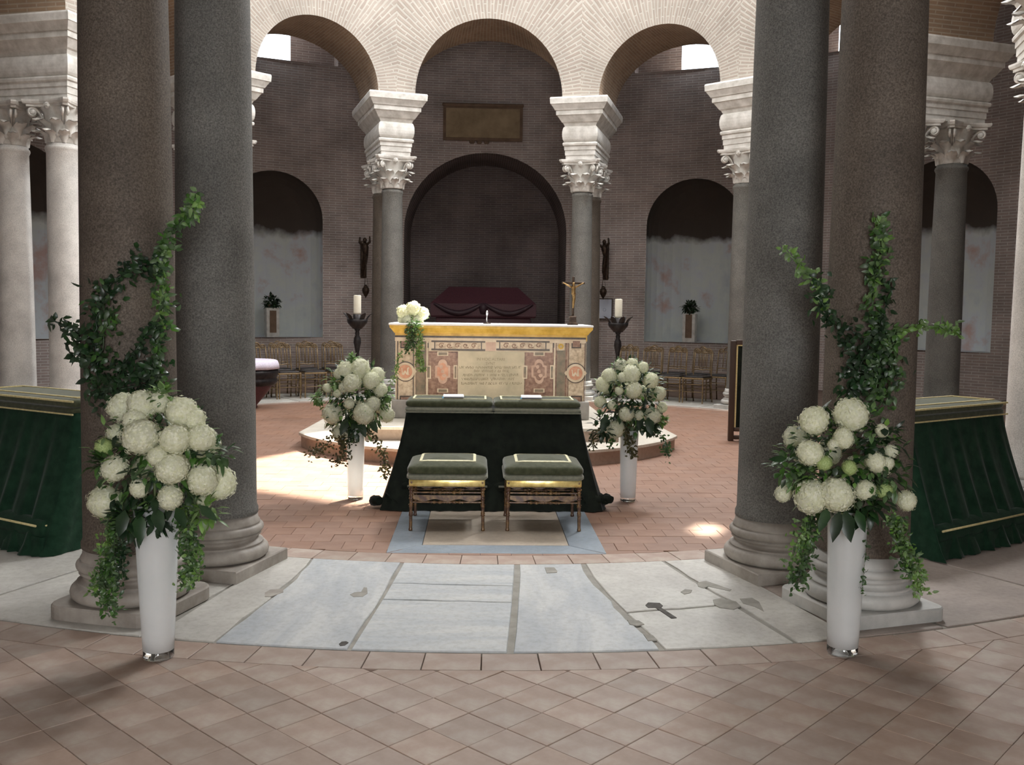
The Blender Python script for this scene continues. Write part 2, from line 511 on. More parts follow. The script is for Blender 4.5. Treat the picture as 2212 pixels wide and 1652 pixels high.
MT['wick'] = M_noise('wick', (0.02, 0.02, 0.02), (0.05, 0.04, 0.04), 20.0, 0.9, 0.0)
MT['vase_white'] = M_noise('white lined glass', (0.84, 0.86, 0.86), (0.90, 0.91, 0.91), 4.0, 0.12, 0.0, coat=0.8, transl=0.5)
MT['glass'] = M_glass('clear glass')
MT['petal'] = M_noise('cream hydrangea petals', (0.76, 0.77, 0.55), (0.93, 0.93, 0.80), 6.0, 0.6, 0.05, rand=0.07, transl=0.42)
MT['petal_green'] = M_noise('green hydrangea petals', (0.24, 0.34, 0.10), (0.46, 0.55, 0.24), 9.0, 0.6, 0.05)
MT['leaf'] = M_noise('green leaves', (0.030, 0.075, 0.020), (0.085, 0.175, 0.045), 9.0, 0.4, 0.0, rand=0.3, transl=0.25)
MT['leaf_light'] = M_noise('fresh green leaves', (0.09, 0.19, 0.04), (0.20, 0.34, 0.09), 9.0, 0.45, 0.0, rand=0.25, transl=0.25)
MT['leaf_dark'] = M_noise('dark green leaves', (0.012, 0.035, 0.014), (0.035, 0.080, 0.028), 9.0, 0.35, 0.0, rand=0.3, transl=0.25)
MT['leaf_brown'] = M_noise('olive brown leaves', (0.06, 0.055, 0.02), (0.13, 0.12, 0.045), 9.0, 0.5, 0.0, rand=0.25, transl=0.25)
MT['stem'] = M_noise('green stem', (0.06, 0.09, 0.03), (0.11, 0.14, 0.05), 9.0, 0.6, 0.0)
MT['paper'] = M_noise('white paper', (0.84, 0.85, 0.86), (0.90, 0.90, 0.90), 8.0, 0.7, 0.0)
MT['ribbon'] = M_noise('blue ribbon', (0.10, 0.40, 0.62), (0.18, 0.52, 0.75), 8.0, 0.5, 0.0)
MT['steel'] = M_noise('bright steel', (0.60, 0.62, 0.66), (0.85, 0.86, 0.88), 8.0, 0.25, 0.0, metal=0.6)
MT['notice'] = M_noise('pale notice sheet', (0.52, 0.57, 0.68), (0.60, 0.64, 0.74), 3.0, 0.5, 0.0)
MT['notice_mark'] = M_noise('printed ring', (0.36, 0.42, 0.55), (0.42, 0.48, 0.60), 3.0, 0.5, 0.0)
MT['tablet'] = M_noise('ochre stone tablet', (0.25, 0.18, 0.10), (0.40, 0.30, 0.18), 3.0, 0.7, 0.1)
MT['tablet_frame'] = M_noise('brown tablet frame', (0.15, 0.095, 0.06), (0.22, 0.14, 0.09), 5.0, 0.7, 0.1)

# ------------------------------------------------------------------ the room shell
T1, T2 = 16.48, 45.0
ANG = [T1, T2, 90-T1, 90+T1, 180-T2, 180-T1]               # column pairs, degrees from +y, right side
ANGS = [a for a in ANG] + [-a for a in ANG]                # all twelve
RI, RO = 5.65, 7.05                                        # drum faces
ZS = 5.31                                                  # top of cornices = arch springing
PIERH = 3.28
RW = 11.2                                                  # ambulatory wall

def uvquad(mb, pts, uvs):
    b = len(mb.v)
    if mb.uv is None:
        mb.uv = []
    mb.v.extend([tuple(q) for q in pts])
    mb.uv.extend(uvs)
    mb.f.append(tuple(range(b, b+len(pts))))
    mb.sm.append(False)

srt = sorted(ANGS)
arc_in, arc_sof, arc_out = MB(), MB(), MB()
ZT = 8.2
for k in range(12):
    a0, a1 = srt[k], srt[(k+1) % 12]
    if a1 < a0:
        a1 += 360
    ac, bh = (a0+a1)/2, (a1-a0)/2
    al = bh-PIERH
    H = 1.39 if bh > 15 else 1.13
    sa, sb = radians(al)*RI, radians(bh)*RI
    ts = [pi*i/28 for i in range(29)]
    tcn = atan2(ZT-ZS, sb)
    ts = sorted(set(ts+[tcn, pi-tcn]))
    ra = (sa+H)/2
    def A(t):
        return (sa*cos(t), ZS+H*sin(t))
    def B(t):
        c, s_ = cos(t), sin(t)
        q = 1e9
        if abs(c) > 1e-6: q = min(q, sb/abs(c))
        if s_ > 1e-6: q = min(q, (ZT-ZS)/s_)
        return (c*q, ZS+s_*q)
    def W3(sz, r):
        a = radians(ac)+sz[0]/RI
        return (r*sin(a), r*cos(a), sz[1])
    for i in range(len(ts)-1):
        t, u = ts[i], ts[i+1]
        at_, au, bt, bu = A(t), A(u), B(t), B(u)
        for m in range(3):
            f0, f1 = m/3, (m+1)/3
            def mixp(p, q, f): return (p[0]+(q[0]-p[0])*f, p[1]+(q[1]-p[1])*f)
            q4 = [mixp(at_, bt, f0), mixp(at_, bt, f1), mixp(au, bu, f1), mixp(au, bu, f0)]
            def duv(p, t): return (hypot(p[0], p[1]-ZS)-ra, t*1.3+k*7)
            uvs = [duv(q4[0], t), duv(q4[1], t), duv(q4[2], u), duv(q4[3], u)]
            uvquad(arc_in, [W3(q, RI) for q in q4], uvs)
            uvquad(arc_out, [W3(q, RO) for q in q4[::-1]], uvs[::-1])
        uvquad(arc_sof, [W3(at_, RI), W3(au, RI), W3(au, RO), W3(at_, RO)],
               [(0, t*1.3), (0, u*1.3), (RO-RI, u*1.3), (RO-RI, t*1.3)])
    for sg in (-1, 1):   # pier bottoms resting on the cornices
        x0, x1 = sg*sa, sg*sb
        uvquad(arc_sof, [W3((x0, ZS), RI), W3((x1, ZS), RI), W3((x1, ZS), RO), W3((x0, ZS), RO)], [(0, 0), (.3, 0), (.3, 1), (0, 1)])
arcade = tag(obj('wall_arcade', arc_in.mesh('wall_arcade', MT['voussoir'])), 'pale brick arcade wall with radiating arch bricks', kind='structure')
obj('arch_underside', arc_sof.mesh('arch_underside', MT['intrados']), arcade)
obj('ambulatory_face', arc_out.mesh('ambulatory_face', MT['brick']), arcade)

# upper drum with the clerestory openings, and the dome
dr = MB()
WZ0, WZ1, WH = 9.35, 12.15, 10.0
SLIT = (69.7, 71.9, 9.46, 9.86)   # opening added in the unseen drum to throw a small sun spot
DT = 13.2
def drq(a0, a1, z0, z1):
    uvquad(dr, [P(RI, a0, z0), P(RI, a1, z0), P(RI, a1, z1), P(RI, a0, z1)],
           [(radians(a0)*RI, z0), (radians(a1)*RI, z0), (radians(a1)*RI, z1), (radians(a0)*RI, z1)])
holes = [(c-WH, c+WH, WZ0, WZ1) for c in CLER]+[(16.5, 41.0, 9.0, WZ1), SLIT, (180-WH, 180+WH, WZ0, WZ1), (-180-WH, -180+WH, WZ0, WZ1)]  # the sun window's hole is widened to spread the sun patch
abr = sorted(set([max(-180, min(180, round(h[i], 3))) for h in holes for i in (0, 1)]+[-180+3*k for k in range(121)]))
zbr = sorted(set([ZT-.15, DT]+[h[i] for h in holes for i in (2, 3)]))
for i in range(len(abr)-1):
    for j in range(len(zbr)-1):
        am, zm = (abr[i]+abr[i+1])/2, (zbr[j]+zbr[j+1])/2
        if any(h[0] < am < h[1] and h[2] < zm < h[3] for h in holes):
            continue
        drq(abr[i], abr[i+1], zbr[j], zbr[j+1])
tag(obj('wall_drum', dr.mesh('wall_drum', MT['plaster'])), 'upper drum wall with clerestory windows', kind='structure')
for k, c in enumerate(CLER):
    if c == 30.74:
        continue          # the one open window that lets the sun in
    pn = MB()  # unseen opaque pane, added to block the sun at the other openings
    e_ = .35
    pn.rings([[P(RI+.02, c-WH-e_+2*(WH+e_)*i/8, z) for i in range(9)] for z in (WZ0-.12, WZ1+.12)], False, False, False, close=False)
    tag(obj('window_%d' % (k+1), pn.mesh('window', MT['marble_white'])), 'opaque pane added to keep the sun out of a clerestory opening', kind='structure')
dm = MB()
dm.rings([[P((RI+.06)*cos(t)+.001, 10*i, 12.75+RI*sin(t)) for i in range(36)] for t in [pi/2*k/8 for k in range(9)]], False, False)
tag(obj('ceiling', dm.mesh('ceiling', MT['plaster'])), 'plastered dome over the central space', kind='structure')
va = MB()
vr = []
for k in range(13):
    t = pi*k/12
    r, z = (RO+RW)/2-(RW-RO+.3)/2*cos(t), ZT-.12+1.8*sin(t)
    vr.append([P(r, 6*i, z) for i in range(60)])
va.rings(vr, False, False)
va.rings([[P(RI-.03, 6*i, ZT+.01) for i in range(60)], [P(RO+.3, 6*i, ZT+.01) for i in range(60)]], False, False, False)  # cap ring added over the hollow arcade wall to block stray sun
tag(obj('ceiling', va.mesh('ceiling', MT['vault'])), 'barrel vault over the ambulatory', kind='structure')

# ambulatory wall in four sectors, with niches and windows
def bq(mb, a0, a1, z0, z1, r=RW, step=2.5):
    if a1-a0 < 1e-6 or z1-z0 < 1e-6:
        return
    n = max(1, int(math.ceil((a1-a0)/step)))
    for i in range(n):
        b0, b1 = a0+(a1-a0)*i/n, a0+(a1-a0)*(i+1)/n
        uvquad(mb, [P(r, b0, z0), P(r, b0, z1), P(r, b1, z1), P(r, b1, z0)],
               [(radians(b0)*r, z0), (radians(b0)*r, z1), (radians(b1)*r, z1), (radians(b1)*r, z0)])
ZM = 6.6
NICH = {0: (9.8, -0.05, 3.42, 1.86), 25: (5.6, 0.92, 3.58, 1.05), -25: (5.6, 0.92, 3.58, 1.05), 52: (5.6, 0.92, 3.58, 1.05), -52: (5.6, 0.92, 3.58, 1.05)}
WIN = [(17.6, 22.5, 27.6), (-27.6, -22.5, -17.6), (36.5, 39.6, 45.0), (-45.0, -39.6, -36.5), (67, 67.5, 73), (-73, -72.5, -67), (152, 152.5, 158), (-158, -157.5, -152)]
def niche_curve(c, al, z0, zs, H, n=24):
    pts = [(c-al, z0+(zs-z0)*k/3) for k in range(3)]
    pts += [(c-al*cos(pi*k/n), zs+H*sin(pi*k/n)) for k in range(n+1)]
    pts += [(c+al, zs-(zs-z0)*k/3) for k in range(1, 4)]
    return pts
def build_sector(name, lo, hi, label):
    mb = MB()
    cur = lo
    for c in sorted(NICH):
        if not (lo < c < hi):
            continue
        al, z0, zs, H = NICH[c]
        bq(mb, cur, c-al, -.05, ZM)
        bq(mb, c-al, c+al, -.05, z0)
        n = 24
        for k in range(n):
            t0, t1 = pi*k/n, pi*(k+1)/n
            p0, p1 = (c-al*cos(t0), zs+H*sin(t0)), (c-al*cos(t1), zs+H*sin(t1))
            uvquad(mb, [P(RW, p0[0], p0[1]), P(RW, p0[0], ZM), P(RW, p1[0], ZM), P(RW, p1[0], p1[1])],
                   [(radians(p0[0])*RW, p0[1]), (radians(p0[0])*RW, ZM), (radians(p1[0])*RW, ZM), (radians(p1[0])*RW, p1[1])])
        cur = c+al
    if lo < 180 < hi:      # the wide entrance from the narthex
        bq(mb, cur, 171.5, -.05, ZM)
        bq(mb, 171.5, 188.5, 4.2, ZM)
        cur = 188.5
    bq(mb, cur, hi, -.05, ZM)
    cur = lo
    for w in sorted(WIN):
        w0, w1, wb = w[0], w[2], w[1]
        if not (lo < w0 < hi):
            continue
        bq(mb, cur, w0, ZM, ZT+.1)
        bq(mb, w0, w1, ZM, 7.06)
        bq(mb, w0, w1, 7.86, ZT+.1)
        r2 = RW+0.55
        # reveal: sill, head, jambs and the blocked part
        for z, fl in ((7.06, 0), (7.86, 1)):
            uvquad(mb, [P(RW, w0, z), P(RW, w1, z), P(r2, w1, z), P(r2, w0, z)], [(0, 0), (1, 0), (1, .5), (0, .5)])
        for a in (w0, w1):
            uvquad(mb, [P(RW, a, 7.06), P(r2, a, 7.06), P(r2, a, 7.86), P(RW, a, 7.86)], [(0, 0), (.5, 0), (.5, .8), (0, .8)])
        if w0 > 0:
            bq(mb, w0, wb, 7.06, 7.86, r2)
        else:
            bq(mb, wb, w1, 7.06, 7.86, r2)
        cur = w1
    bq(mb, cur, hi, ZM, ZT+.1)
    return tag(obj(name, mb.mesh(name, MT['brick'])), label, kind='structure')
wall_back = build_sector('wall_back', -60, 60, 'dark brick ambulatory wall behind the altar')
build_sector('wall_right', 60, 140, 'brick ambulatory wall on the right')
build_sector('wall_left', -140, -60, 'brick ambulatory wall on the left')
build_sector('wall_front', 140, 220, 'brick ambulatory wall behind the viewer')
bk = MB()  # opaque ring added behind the wall joint to stop sky leaking through
bk.rings([[P(RW+.05, 3*i, z) for i in range(120)] for z in (ZM-.25, ZM+.25)], False, False, False)
obj('wall_leak_seal', bk.mesh('wall_leak_seal', MT['brick_niche']), wall_back)
nx = MB()
NXW = RW*sin(radians(8.5))
for q in (((-NXW, -11.07, -.05), (-NXW, -15.0, -.05), (-NXW, -15.0, 4.2), (-NXW, -11.07, 4.2)), ((NXW, -11.07, -.05), (NXW, -11.07, 4.2), (NXW, -15.0, 4.2), (NXW, -15.0, -.05)),
          ((-NXW, -15.0, -.05), (NXW, -15.0, -.05), (NXW, -15.0, 4.2), (-NXW, -15.0, 4.2)), ((-NXW, -11.07, 4.2), (-NXW, -15, 4.2), (NXW, -15, 4.2), (NXW, -11.07, 4.2))):
    uvquad(nx, q, [(0, 0), (3, 0), (3, 3), (0, 3)])
tag(obj('wall_narthex', nx.mesh('wall_narthex', MT['plaster'])), 'plastered narthex behind the viewer', kind='structure')
# niches
for c in sorted(NICH):
    al, z0, zs, H = NICH[c]
    mb = MB()
    cv = niche_curve(c, al, z0, zs, H)
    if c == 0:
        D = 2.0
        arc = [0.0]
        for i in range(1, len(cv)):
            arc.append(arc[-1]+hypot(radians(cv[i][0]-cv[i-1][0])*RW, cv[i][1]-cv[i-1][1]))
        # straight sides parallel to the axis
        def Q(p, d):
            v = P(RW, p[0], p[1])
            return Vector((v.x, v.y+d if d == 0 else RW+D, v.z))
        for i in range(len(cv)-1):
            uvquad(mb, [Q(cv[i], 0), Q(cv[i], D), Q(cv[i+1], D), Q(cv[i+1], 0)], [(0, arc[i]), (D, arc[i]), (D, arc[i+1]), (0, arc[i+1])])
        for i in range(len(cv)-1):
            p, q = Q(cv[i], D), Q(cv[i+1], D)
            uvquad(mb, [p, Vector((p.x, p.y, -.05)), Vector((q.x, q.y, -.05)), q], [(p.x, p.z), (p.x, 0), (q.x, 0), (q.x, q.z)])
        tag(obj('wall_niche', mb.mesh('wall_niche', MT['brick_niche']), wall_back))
    else:
        n = 8
        D = radians(al)*RW*0.8
        rs = []
        for k in range(n+1):
            th = pi/2*k/n
            s = cos(th)
            rs.append([P(RW+D*sin(th), c+(p[0]-c)*s, p[1] if p[1] <= zs else zs+(p[1]-zs)*s) for p in cv])
        for k in range(n):
            for i in range(len(cv)-1):
                uvquad(mb, [rs[k][i], rs[k+1][i], rs[k+1][i+1], rs[k][i+1]], [(0, 0), (1, 0), (1, 1), (0, 1)])
        # sill
        for k in range(n):
            uvquad(mb, [rs[k][0], rs[k][-1], rs[k+1][-1], rs[k+1][0]], [(0, 0), (1, 0), (1, 1), (0, 1)])
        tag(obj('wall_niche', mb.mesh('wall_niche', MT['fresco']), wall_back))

# ------------------------------------------------------------------ floor, tiles and marble pavement
fl = MB()
n = 72
fl.add([(0, 0, -0.02)]+[P(16.5, 360*i/n, -0.02) for i in range(n)], [(0, 1+(i+1) % n, 1+i) for i in range(n)])
floor = tag(obj('floor', fl.mesh('floor', MT['mortar'])), 'floor of worn terracotta tiles and marble slabs', kind='structure')

def clip(poly, nx, ny, d):
    """keep the side where p.n >= d"""
    out = []
    for i in range(len(poly)):
        p, q = poly[i], poly[(i+1) % len(poly)]
        a, b = p[0]*nx+p[1]*ny-d, q[0]*nx+q[1]*ny-d
        if a >= 0:
            out.append(p)
        if (a >= 0) != (b >= 0):
            t = a/(a-b)
            out.append((p[0]+(q[0]-p[0])*t, p[1]+(q[1]-p[1])*t))
    return out

TH = 0.02
def tile_mesh(pts, mat):
    """a tile with slightly eased upper edges around its own centre"""
    cx = sum(p[0] for p in pts)/len(pts)
    cy = sum(p[1] for p in pts)/len(pts)
    def ins(p, k):
        d = hypot(p[0]-cx, p[1]-cy) or 1
        return (p[0]-(p[0]-cx)/d*k, p[1]-(p[1]-cy)/d*k)
    mb = MB()
    ar = sum(pts[i][0]*pts[(i+1) % len(pts)][1]-pts[(i+1) % len(pts)][0]*pts[i][1] for i in range(len(pts)))
    if ar < 0:
        pts = pts[::-1]
    mb.rings([[(p[0]-cx, p[1]-cy, -TH) for p in pts], [(p[0]-cx, p[1]-cy, -.0018) for p in pts], [(ins(p, .0025)[0]-cx, ins(p, .0025)[1]-cy, 0) for p in pts]], False, True, False)
    return mb, (cx, cy)

_full = {}
stuff_tiles = MB()
tile_count = 0
def put_tile(pts, full_key, mat, single):
    global tile_count
    if single:
        if full_key and full_key in _full:
            me = _full[full_key]
            cx = sum(p[0] for p in pts)/len(pts)
            cy = sum(p[1] for p in pts)/len(pts)
        else:
            mb, (cx, cy) = tile_mesh(pts, mat)
            me = mb.mesh('terracotta_tile', MT[mat])
            if full_key:
                _full[full_key] = me
        o = obj('terracotta_tile', me, floor, (cx, cy, random.uniform(-.0022, .0006)), (random.uniform(-.004, .004), random.uniform(-.004, .004), 0))
        tile_count += 1
    else:
        mb, (cx, cy) = tile_mesh(pts, mat)
        z = random.uniform(-.0018, .0006)
        stuff_tiles.add([(v[0]+cx, v[1]+cy, v[2]+z) for v in mb.v], mb.f)

TS, JT = 0.2033, 0.0018
# diagonal square tiles of the ambulatory (grid found from the joints)
R_OUT = 7.415
rt2 = sqrt(2)
cand = []
for i in range(-60, 61):
    for j in range(-60, 61):
        u0, v0 = -8.30/rt2+i*TS, 7.118/rt2+j*TS        # u = (x+y)/sqrt2, v = (x-y)/sqrt2
        sq = [(u0+JT/2, v0+JT/2), (u0+TS-JT/2, v0+JT/2), (u0+TS-JT/2, v0+TS-JT/2), (u0+JT/2, v0+TS-JT/2)]
        pts = [((u+v)/rt2, (u-v)/rt2) for u, v in sq]
        cx, cy = sum(p[0] for p in pts)/4, sum(p[1] for p in pts)/4
        r = hypot(cx, cy)
        if r < R_OUT-.16 or cy > -3.5 or r > 11.0 or abs(cx) > 5.2:
            continue
        full = True
        if min(hypot(*p) for p in pts) < R_OUT:
            pts = clip(pts, cx/r, cy/r, R_OUT)
            full = False
            if len(pts) < 3:
                continue
            ar = abs(sum(pts[q][0]*pts[(q+1) % len(pts)][1]-pts[(q+1) % len(pts)][0]*pts[q][1] for q in range(len(pts))))/2
            if ar < .002:
                continue
        vis = (cy > -8.45 and abs(cx-.02) < 2.25 and cy < -6.9)
        cand.append((vis, pts, 'diag' if full else None))
for vis, pts, key in cand:
    put_tile(pts, key, 'tile', vis)
# soldier course along the outer edge of the marble ring
def sector(r0, r1, a0, a1, n=3):
    return [tuple(P(r0, a0+(a1-a0)*k/n, 0)[:2]) for k in range(n+1)]+[tuple(P(r1, a1-(a1-a0)*k/n, 0)[:2]) for k in range(n+1)]
a = 180-34.0
while a < 180+34:
    w = 2.05
    put_tile(sector(7.205, R_OUT-.004, a+.02, a+w-.02, 2), None, 'tile', abs(a+w/2-180) < 17)
    a += w
n_outer = tile_count
# straight-bonded tiles of the central space, with a soldier course inside the ring
R_IN = 5.44
a = -180.0
while a < 180:
    w = 2.4
    put_tile(sector(R_IN+.004, 5.655, a+.02, a+w-.02, 2), None, 'tile', abs(abs(a+w/2)-180) < 13)
    a += w
cand = []
row = 0
y = -5.5
while y < 5.5:
    x = -5.6+(row % 2)*TS/2
    while x < 5.6:
        pts = [(x+JT/2, y+JT/2), (x+TS-JT/2, y+JT/2), (x+TS-JT/2, y+TS-JT/2), (x+JT/2, y+TS-JT/2)]
        cx, cy = x+TS/2, y+TS/2
        r = hypot(cx, cy)
        x += TS
        if r > R_IN+.15:
            continue
        # not beneath the inlaid grave slab nor the altar platform
        if abs(cx) < .60 and -5.28 < cy < -3.75:
            continue
        if abs(cx) < 1.9 and -1.0 < cy < 1.5:
            continue
        key = 'sq'
        if max(hypot(*p) for p in pts) > R_IN:
            pts = clip(pts, -cx/r, -cy/r, -R_IN)
            key = None
            if len(pts) < 3:
                continue
            ar = abs(sum(pts[q][0]*pts[(q+1) % len(pts)][1]-pts[(q+1) % len(pts)][0]*pts[q][1] for q in range(len(pts))))/2
            if ar < .003:
                continue
        inview = abs(cx+.1) < (cy+11.5)*0.29
        cand.append((hypot(cx-CX, cy-CY)+(0 if inview else 50), pts, key))
    y += TS
    row += 1
cand.sort(key=lambda q: q[0])
left = 296-tile_count
stuff_in = MB()
_keep = stuff_tiles
for i, (d, pts, key) in enumerate(cand):
    if i < left:
        put_tile(pts, key, 'tile_in', True)
    else:
        mb, (cx, cy) = tile_mesh(pts, 'tile_in')
        z = random.uniform(-.0018, .0006)
        stuff_in.add([(v[0]+cx, v[1]+cy, v[2]+z) for v in mb.v], mb.f)
tag(obj('terracotta_tiling', stuff_tiles.mesh('terracotta_tiling', MT['tile']), floor), 'worn terracotta tiling further round the ambulatory', kind='stuff')
tag(obj('terracotta_tiling', stuff_in.mesh('terracotta_tiling', MT['tile_in']), floor), 'reddish terracotta tiling around the altar', kind='stuff')

# marble ring under the columns
mortar_ring = MB()
R0, R1 = 5.66, 7.20
for i in range(90):
    mortar_ring.poly(sector(R0, R1, 4*i, 4*i+4, 1), -.02, -.004)
obj('joint_mortar', mortar_ring.mesh('joint_mortar', MT['mortar_grey']), floor)
def radial_pt(u, v):
    p = atz(u, v)
    return (p.x, p.y)
def slab(pts, mat, top=0.003):
    cx = sum(p[0] for p in pts)/len(pts)
    cy = sum(p[1] for p in pts)/len(pts)
    mb = MB()
    ar = sum(pts[i][0]*pts[(i+1) % len(pts)][1]-pts[(i+1) % len(pts)][0]*pts[i][1] for i in range(len(pts)))
    if ar < 0:
        pts = pts[::-1]
    def ins(p, k):
        d = hypot(p[0]-cx, p[1]-cy)
        return (p[0]-(p[0]-cx)/d*k-cx, p[1]-(p[1]-cy)/d*k-cy)
    mb.rings([[(*ins(p, .004), -.02) for p in pts], [(*ins(p, .004), top-.004) for p in pts], [(*ins(p, .009), top) for p in pts]], False, True, False)
    return obj('marble_slab', mb.mesh('marble_slab', MT[mat]), floor, (cx, cy, random.uniform(-.001, .001)))
def rim(u, v, r):
    p = radial_pt(u, v)
    d = hypot(*p)
    return (p[0]*r/d, p[1]*r/d)
def arcpts(p, q, r, n=6):
    a0, a1 = atan2(p[0], p[1]), atan2(q[0], q[1])
    if a1-a0 > pi: a1 -= 2*pi
    if a0-a1 > pi: a1 += 2*pi
    return [(r*sin(a0+(a1-a0)*k/n), r*cos(a0+(a1-a0)*k/n)) for k in range(n+1)]
def jag(pts, amp=0.012, n=3):
    out = [pts[0]]
    for i in range(len(pts)-1):
        for k in range(1, n+1):
            t = k/n
            x, y = pts[i][0]+(pts[i+1][0]-pts[i][0])*t, pts[i][1]+(pts[i+1][1]-pts[i][1])*t
            e = 0 if (i == len(pts)-2 and k == n) else amp
            out.append((x+random.uniform(-e, e), y+random.uniform(-e, e)))
    return out
bL = [rim(463, 1390, R1-.004), radial_pt(558, 1315), radial_pt(640, 1251), rim(672, 1210, R0+.004)]
bA = [rim(754, 1403, R1-.004), radial_pt(811, 1315), rim(868, 1216, R0+.004)]
bB = [rim(1101, 1406, R1-.004), radial_pt(1113, 1290), rim(1116, 1216, R0+.004)]
bC = [rim(1425, 1397, R1-.004), radial_pt(1413, 1384), radial_pt(1362, 1340), radial_pt(1324, 1299), radial_pt(1286, 1264), rim(1261, 1220, R0+.004)]
bD = [rim(1723, 1390, R1-.004), radial_pt(1590, 1308), radial_pt(1514, 1264), rim(1438, 1216, R0+.004)]
a180 = lambda deg, r: (r*sin(radians(180+deg)), r*cos(radians(180+deg)))
bW = [a180(13.5, R1-.004), a180(14.2, R0+.004)]
bE = [a180(-13.8, R1-.004), a180(-14.0, R0+.004)]
def between(l, r, mat, am=.010):
    pts = jag(l, am)
    pts += arcpts(l[-1], r[-1], R0+.004)[1:-1]
    pts += jag(r, am)[::-1]
    pts += arcpts(r[0], l[0], R1-.004)[1:-1]
    return slab(pts, mat)
def off(b, dx):
    return [(p[0]+dx, p[1]) for p in b]
slab(bW+arcpts(bW[-1], bL[-1], R0+.004)[1:-1]+jag(off(bL, -.012), .012)[::-1]+arcpts(bL[0], bW[0], R1-.004)[1:-1], 'slab_worn')
between(bL, off(bA, -.008), 'slab', .006)
# the three pieces of the middle-left bay
sA, sB = off(bA, .008), off(bB, -.012)
def lerp(b, t):
    L = [0]
    for i in range(1, len(b)):
        L.append(L[-1]+hypot(b[i][0]-b[i-1][0], b[i][1]-b[i-1][1]))
    s = t*L[-1]
    for i in range(1, len(b)):
        if s <= L[i]+1e-9:
            f = (s-L[i-1])/(L[i]-L[i-1])
            return (b[i-1][0]+(b[i][0]-b[i-1][0])*f, b[i-1][1]+(b[i][1]-b[i-1][1])*f)
for t0, t1, u0, u1 in ((0, .50, 0, .49), (.50, .70, .49, .69), (.70, 1, .69, 1)):
    l0, l1, r0, r1 = lerp(sA, t0), lerp(sA, t1), lerp(sB, u0), lerp(sB, u1)
    low = arcpts(l0, r0, R1-.004) if t0 == 0 else jag([l0, lerp([l0, r0], .5), r0], .006)
    top = arcpts(l1, r1, R0+.004) if t1 == 1 else jag([l1, lerp([l1, r1], .5), r1], .006)
    if t0 > 0: low = [(p[0], p[1]+.006) for p in low]
    slab(low+top[::-1], 'slab_x')
between(off(bB, .016), off(bC, -.014), 'slab', .010)
dl, drr = off(bC, .016), off(bD, -.010)
dm0, dm1 = lerp(dl, .36), lerp(drr, .40)
mid = jag([dm0, lerp([dm0, dm1], .5), dm1], .01)
slab(arcpts(dl[0], drr[0], R1-.004)+[lerp(drr, .2)]+[(p[0], p[1]-.006) for p in mid[::-1]]+[lerp(dl, .18)], 'slab_worn')
slab([(p[0], p[1]+.006) for p in mid]+[lerp(drr, .7)]+arcpts(drr[-1], dl[-1], R0+.004)+[lerp(dl, .8), lerp(dl, .58)], 'slab_worn')
between(off(bD, .010), bE, 'slab_worn', .008)
# the ring beyond the near opening
spans = []
a = 13.9
while a < 346.0:
    w = min(random.uniform(8.5, 12.5), 346.15-a)
    if 346.15-a-w < 3: w = 346.15-a
    spans.append((a, a+w)); a += w
for a0, a1 in spans:
    g = .10
    dull = 290 < a0 < 343
    dark = 100 < a0 < 260
    slab(sector(R0+.004, R1-.004, 180+a0+g, 180+a1-g, 5), 'slab_dull' if dull else ('slab_worn' if (int(a0) % 2 or dark) else 'slab_x'))
# mortar patches and clamp holes in the threshold slabs
def patch(pts, mat='hole'):
    q = [radial_pt(u, v) for u, v in pts]
    cx = sum(p[0] for p in q)/len(q); cy = sum(p[1] for p in q)/len(q)
    mb = MB()
    mb.poly([(p[0]-cx, p[1]-cy) for p in q], 0.0, 0.0058)
    obj('mortar_patch', mb.mesh('mortar_patch', MT[mat]), floor, (cx, cy, 0))
patch([(1394, 1309), (1400, 1303), (1425, 1304), (1432, 1310), (1428, 1314), (1462, 1336), (1450, 1337), (1416, 1314), (1400, 1314)])
patch([(756, 1286), (766, 1281), (780, 1280), (786, 1270), (793, 1271), (794, 1283), (784, 1290), (764, 1291)], 'mortar_grey')
patch([(1177, 1227), (1197, 1227), (1204, 1235), (1203, 1238), (1181, 1239)], 'mortar_grey')
patch([(732, 1393), (738, 1388), (748, 1387), (753, 1390), (745, 1396), (735, 1397)])
patch([(1540, 1297), (1560, 1293), (1590, 1301), (1600, 1311), (1585, 1318), (1555, 1314), (1543, 1308)], 'mortar_grey')
patch([(1598, 1295), (1625, 1293), (1640, 1302), (1650, 1322), (1630, 1312), (1605, 1305)], 'mortar_grey')
patch([(1470, 1280), (1480, 1274), (1495, 1276), (1492, 1282), (1478, 1285)], 'mortar_grey')
patch([(1505, 1260), (1525, 1256), (1580, 1275), (1576, 1278), (1530, 1268), (1520, 1272), (1508, 1268)], 'mortar_grey')
patch([(572, 1282), (584, 1275), (612, 1274), (612, 1281), (585, 1290), (572, 1290)], 'base_stone')
patch([(1355, 1340), (1380, 1342), (1392, 1350), (1375, 1353), (1360, 1350)], 'mortar_grey')
patch([(1390, 1372), (1410, 1374), (1420, 1384), (1400, 1386)], 'mortar_grey')

# inlaid grave slab in front of the altar
gx0, gx1, gy0, gy1 = -.720, .716, -5.395, -3.62
ix0, ix1, iy0, iy1 = -.500, .490, -5.18, -3.82
for q in (((gx0, gy0), (gx1, gy0), (ix1, iy0), (ix0, iy0)), ((gx1, gy0), (gx1, gy1), (ix1, iy1), (ix1, iy0)),
          ((gx1, gy1), (gx0, gy1), (ix0, iy1), (ix1, iy1)), ((gx0, gy1), (gx0, gy0), (ix0, iy0), (ix0, iy1))):
    slab(list(q), 'slab_grey', 0.0015)
slab([(ix0, iy0), (ix1, iy0), (ix1, iy1), (ix0, iy1)], 'slab_beige', 0.0015)

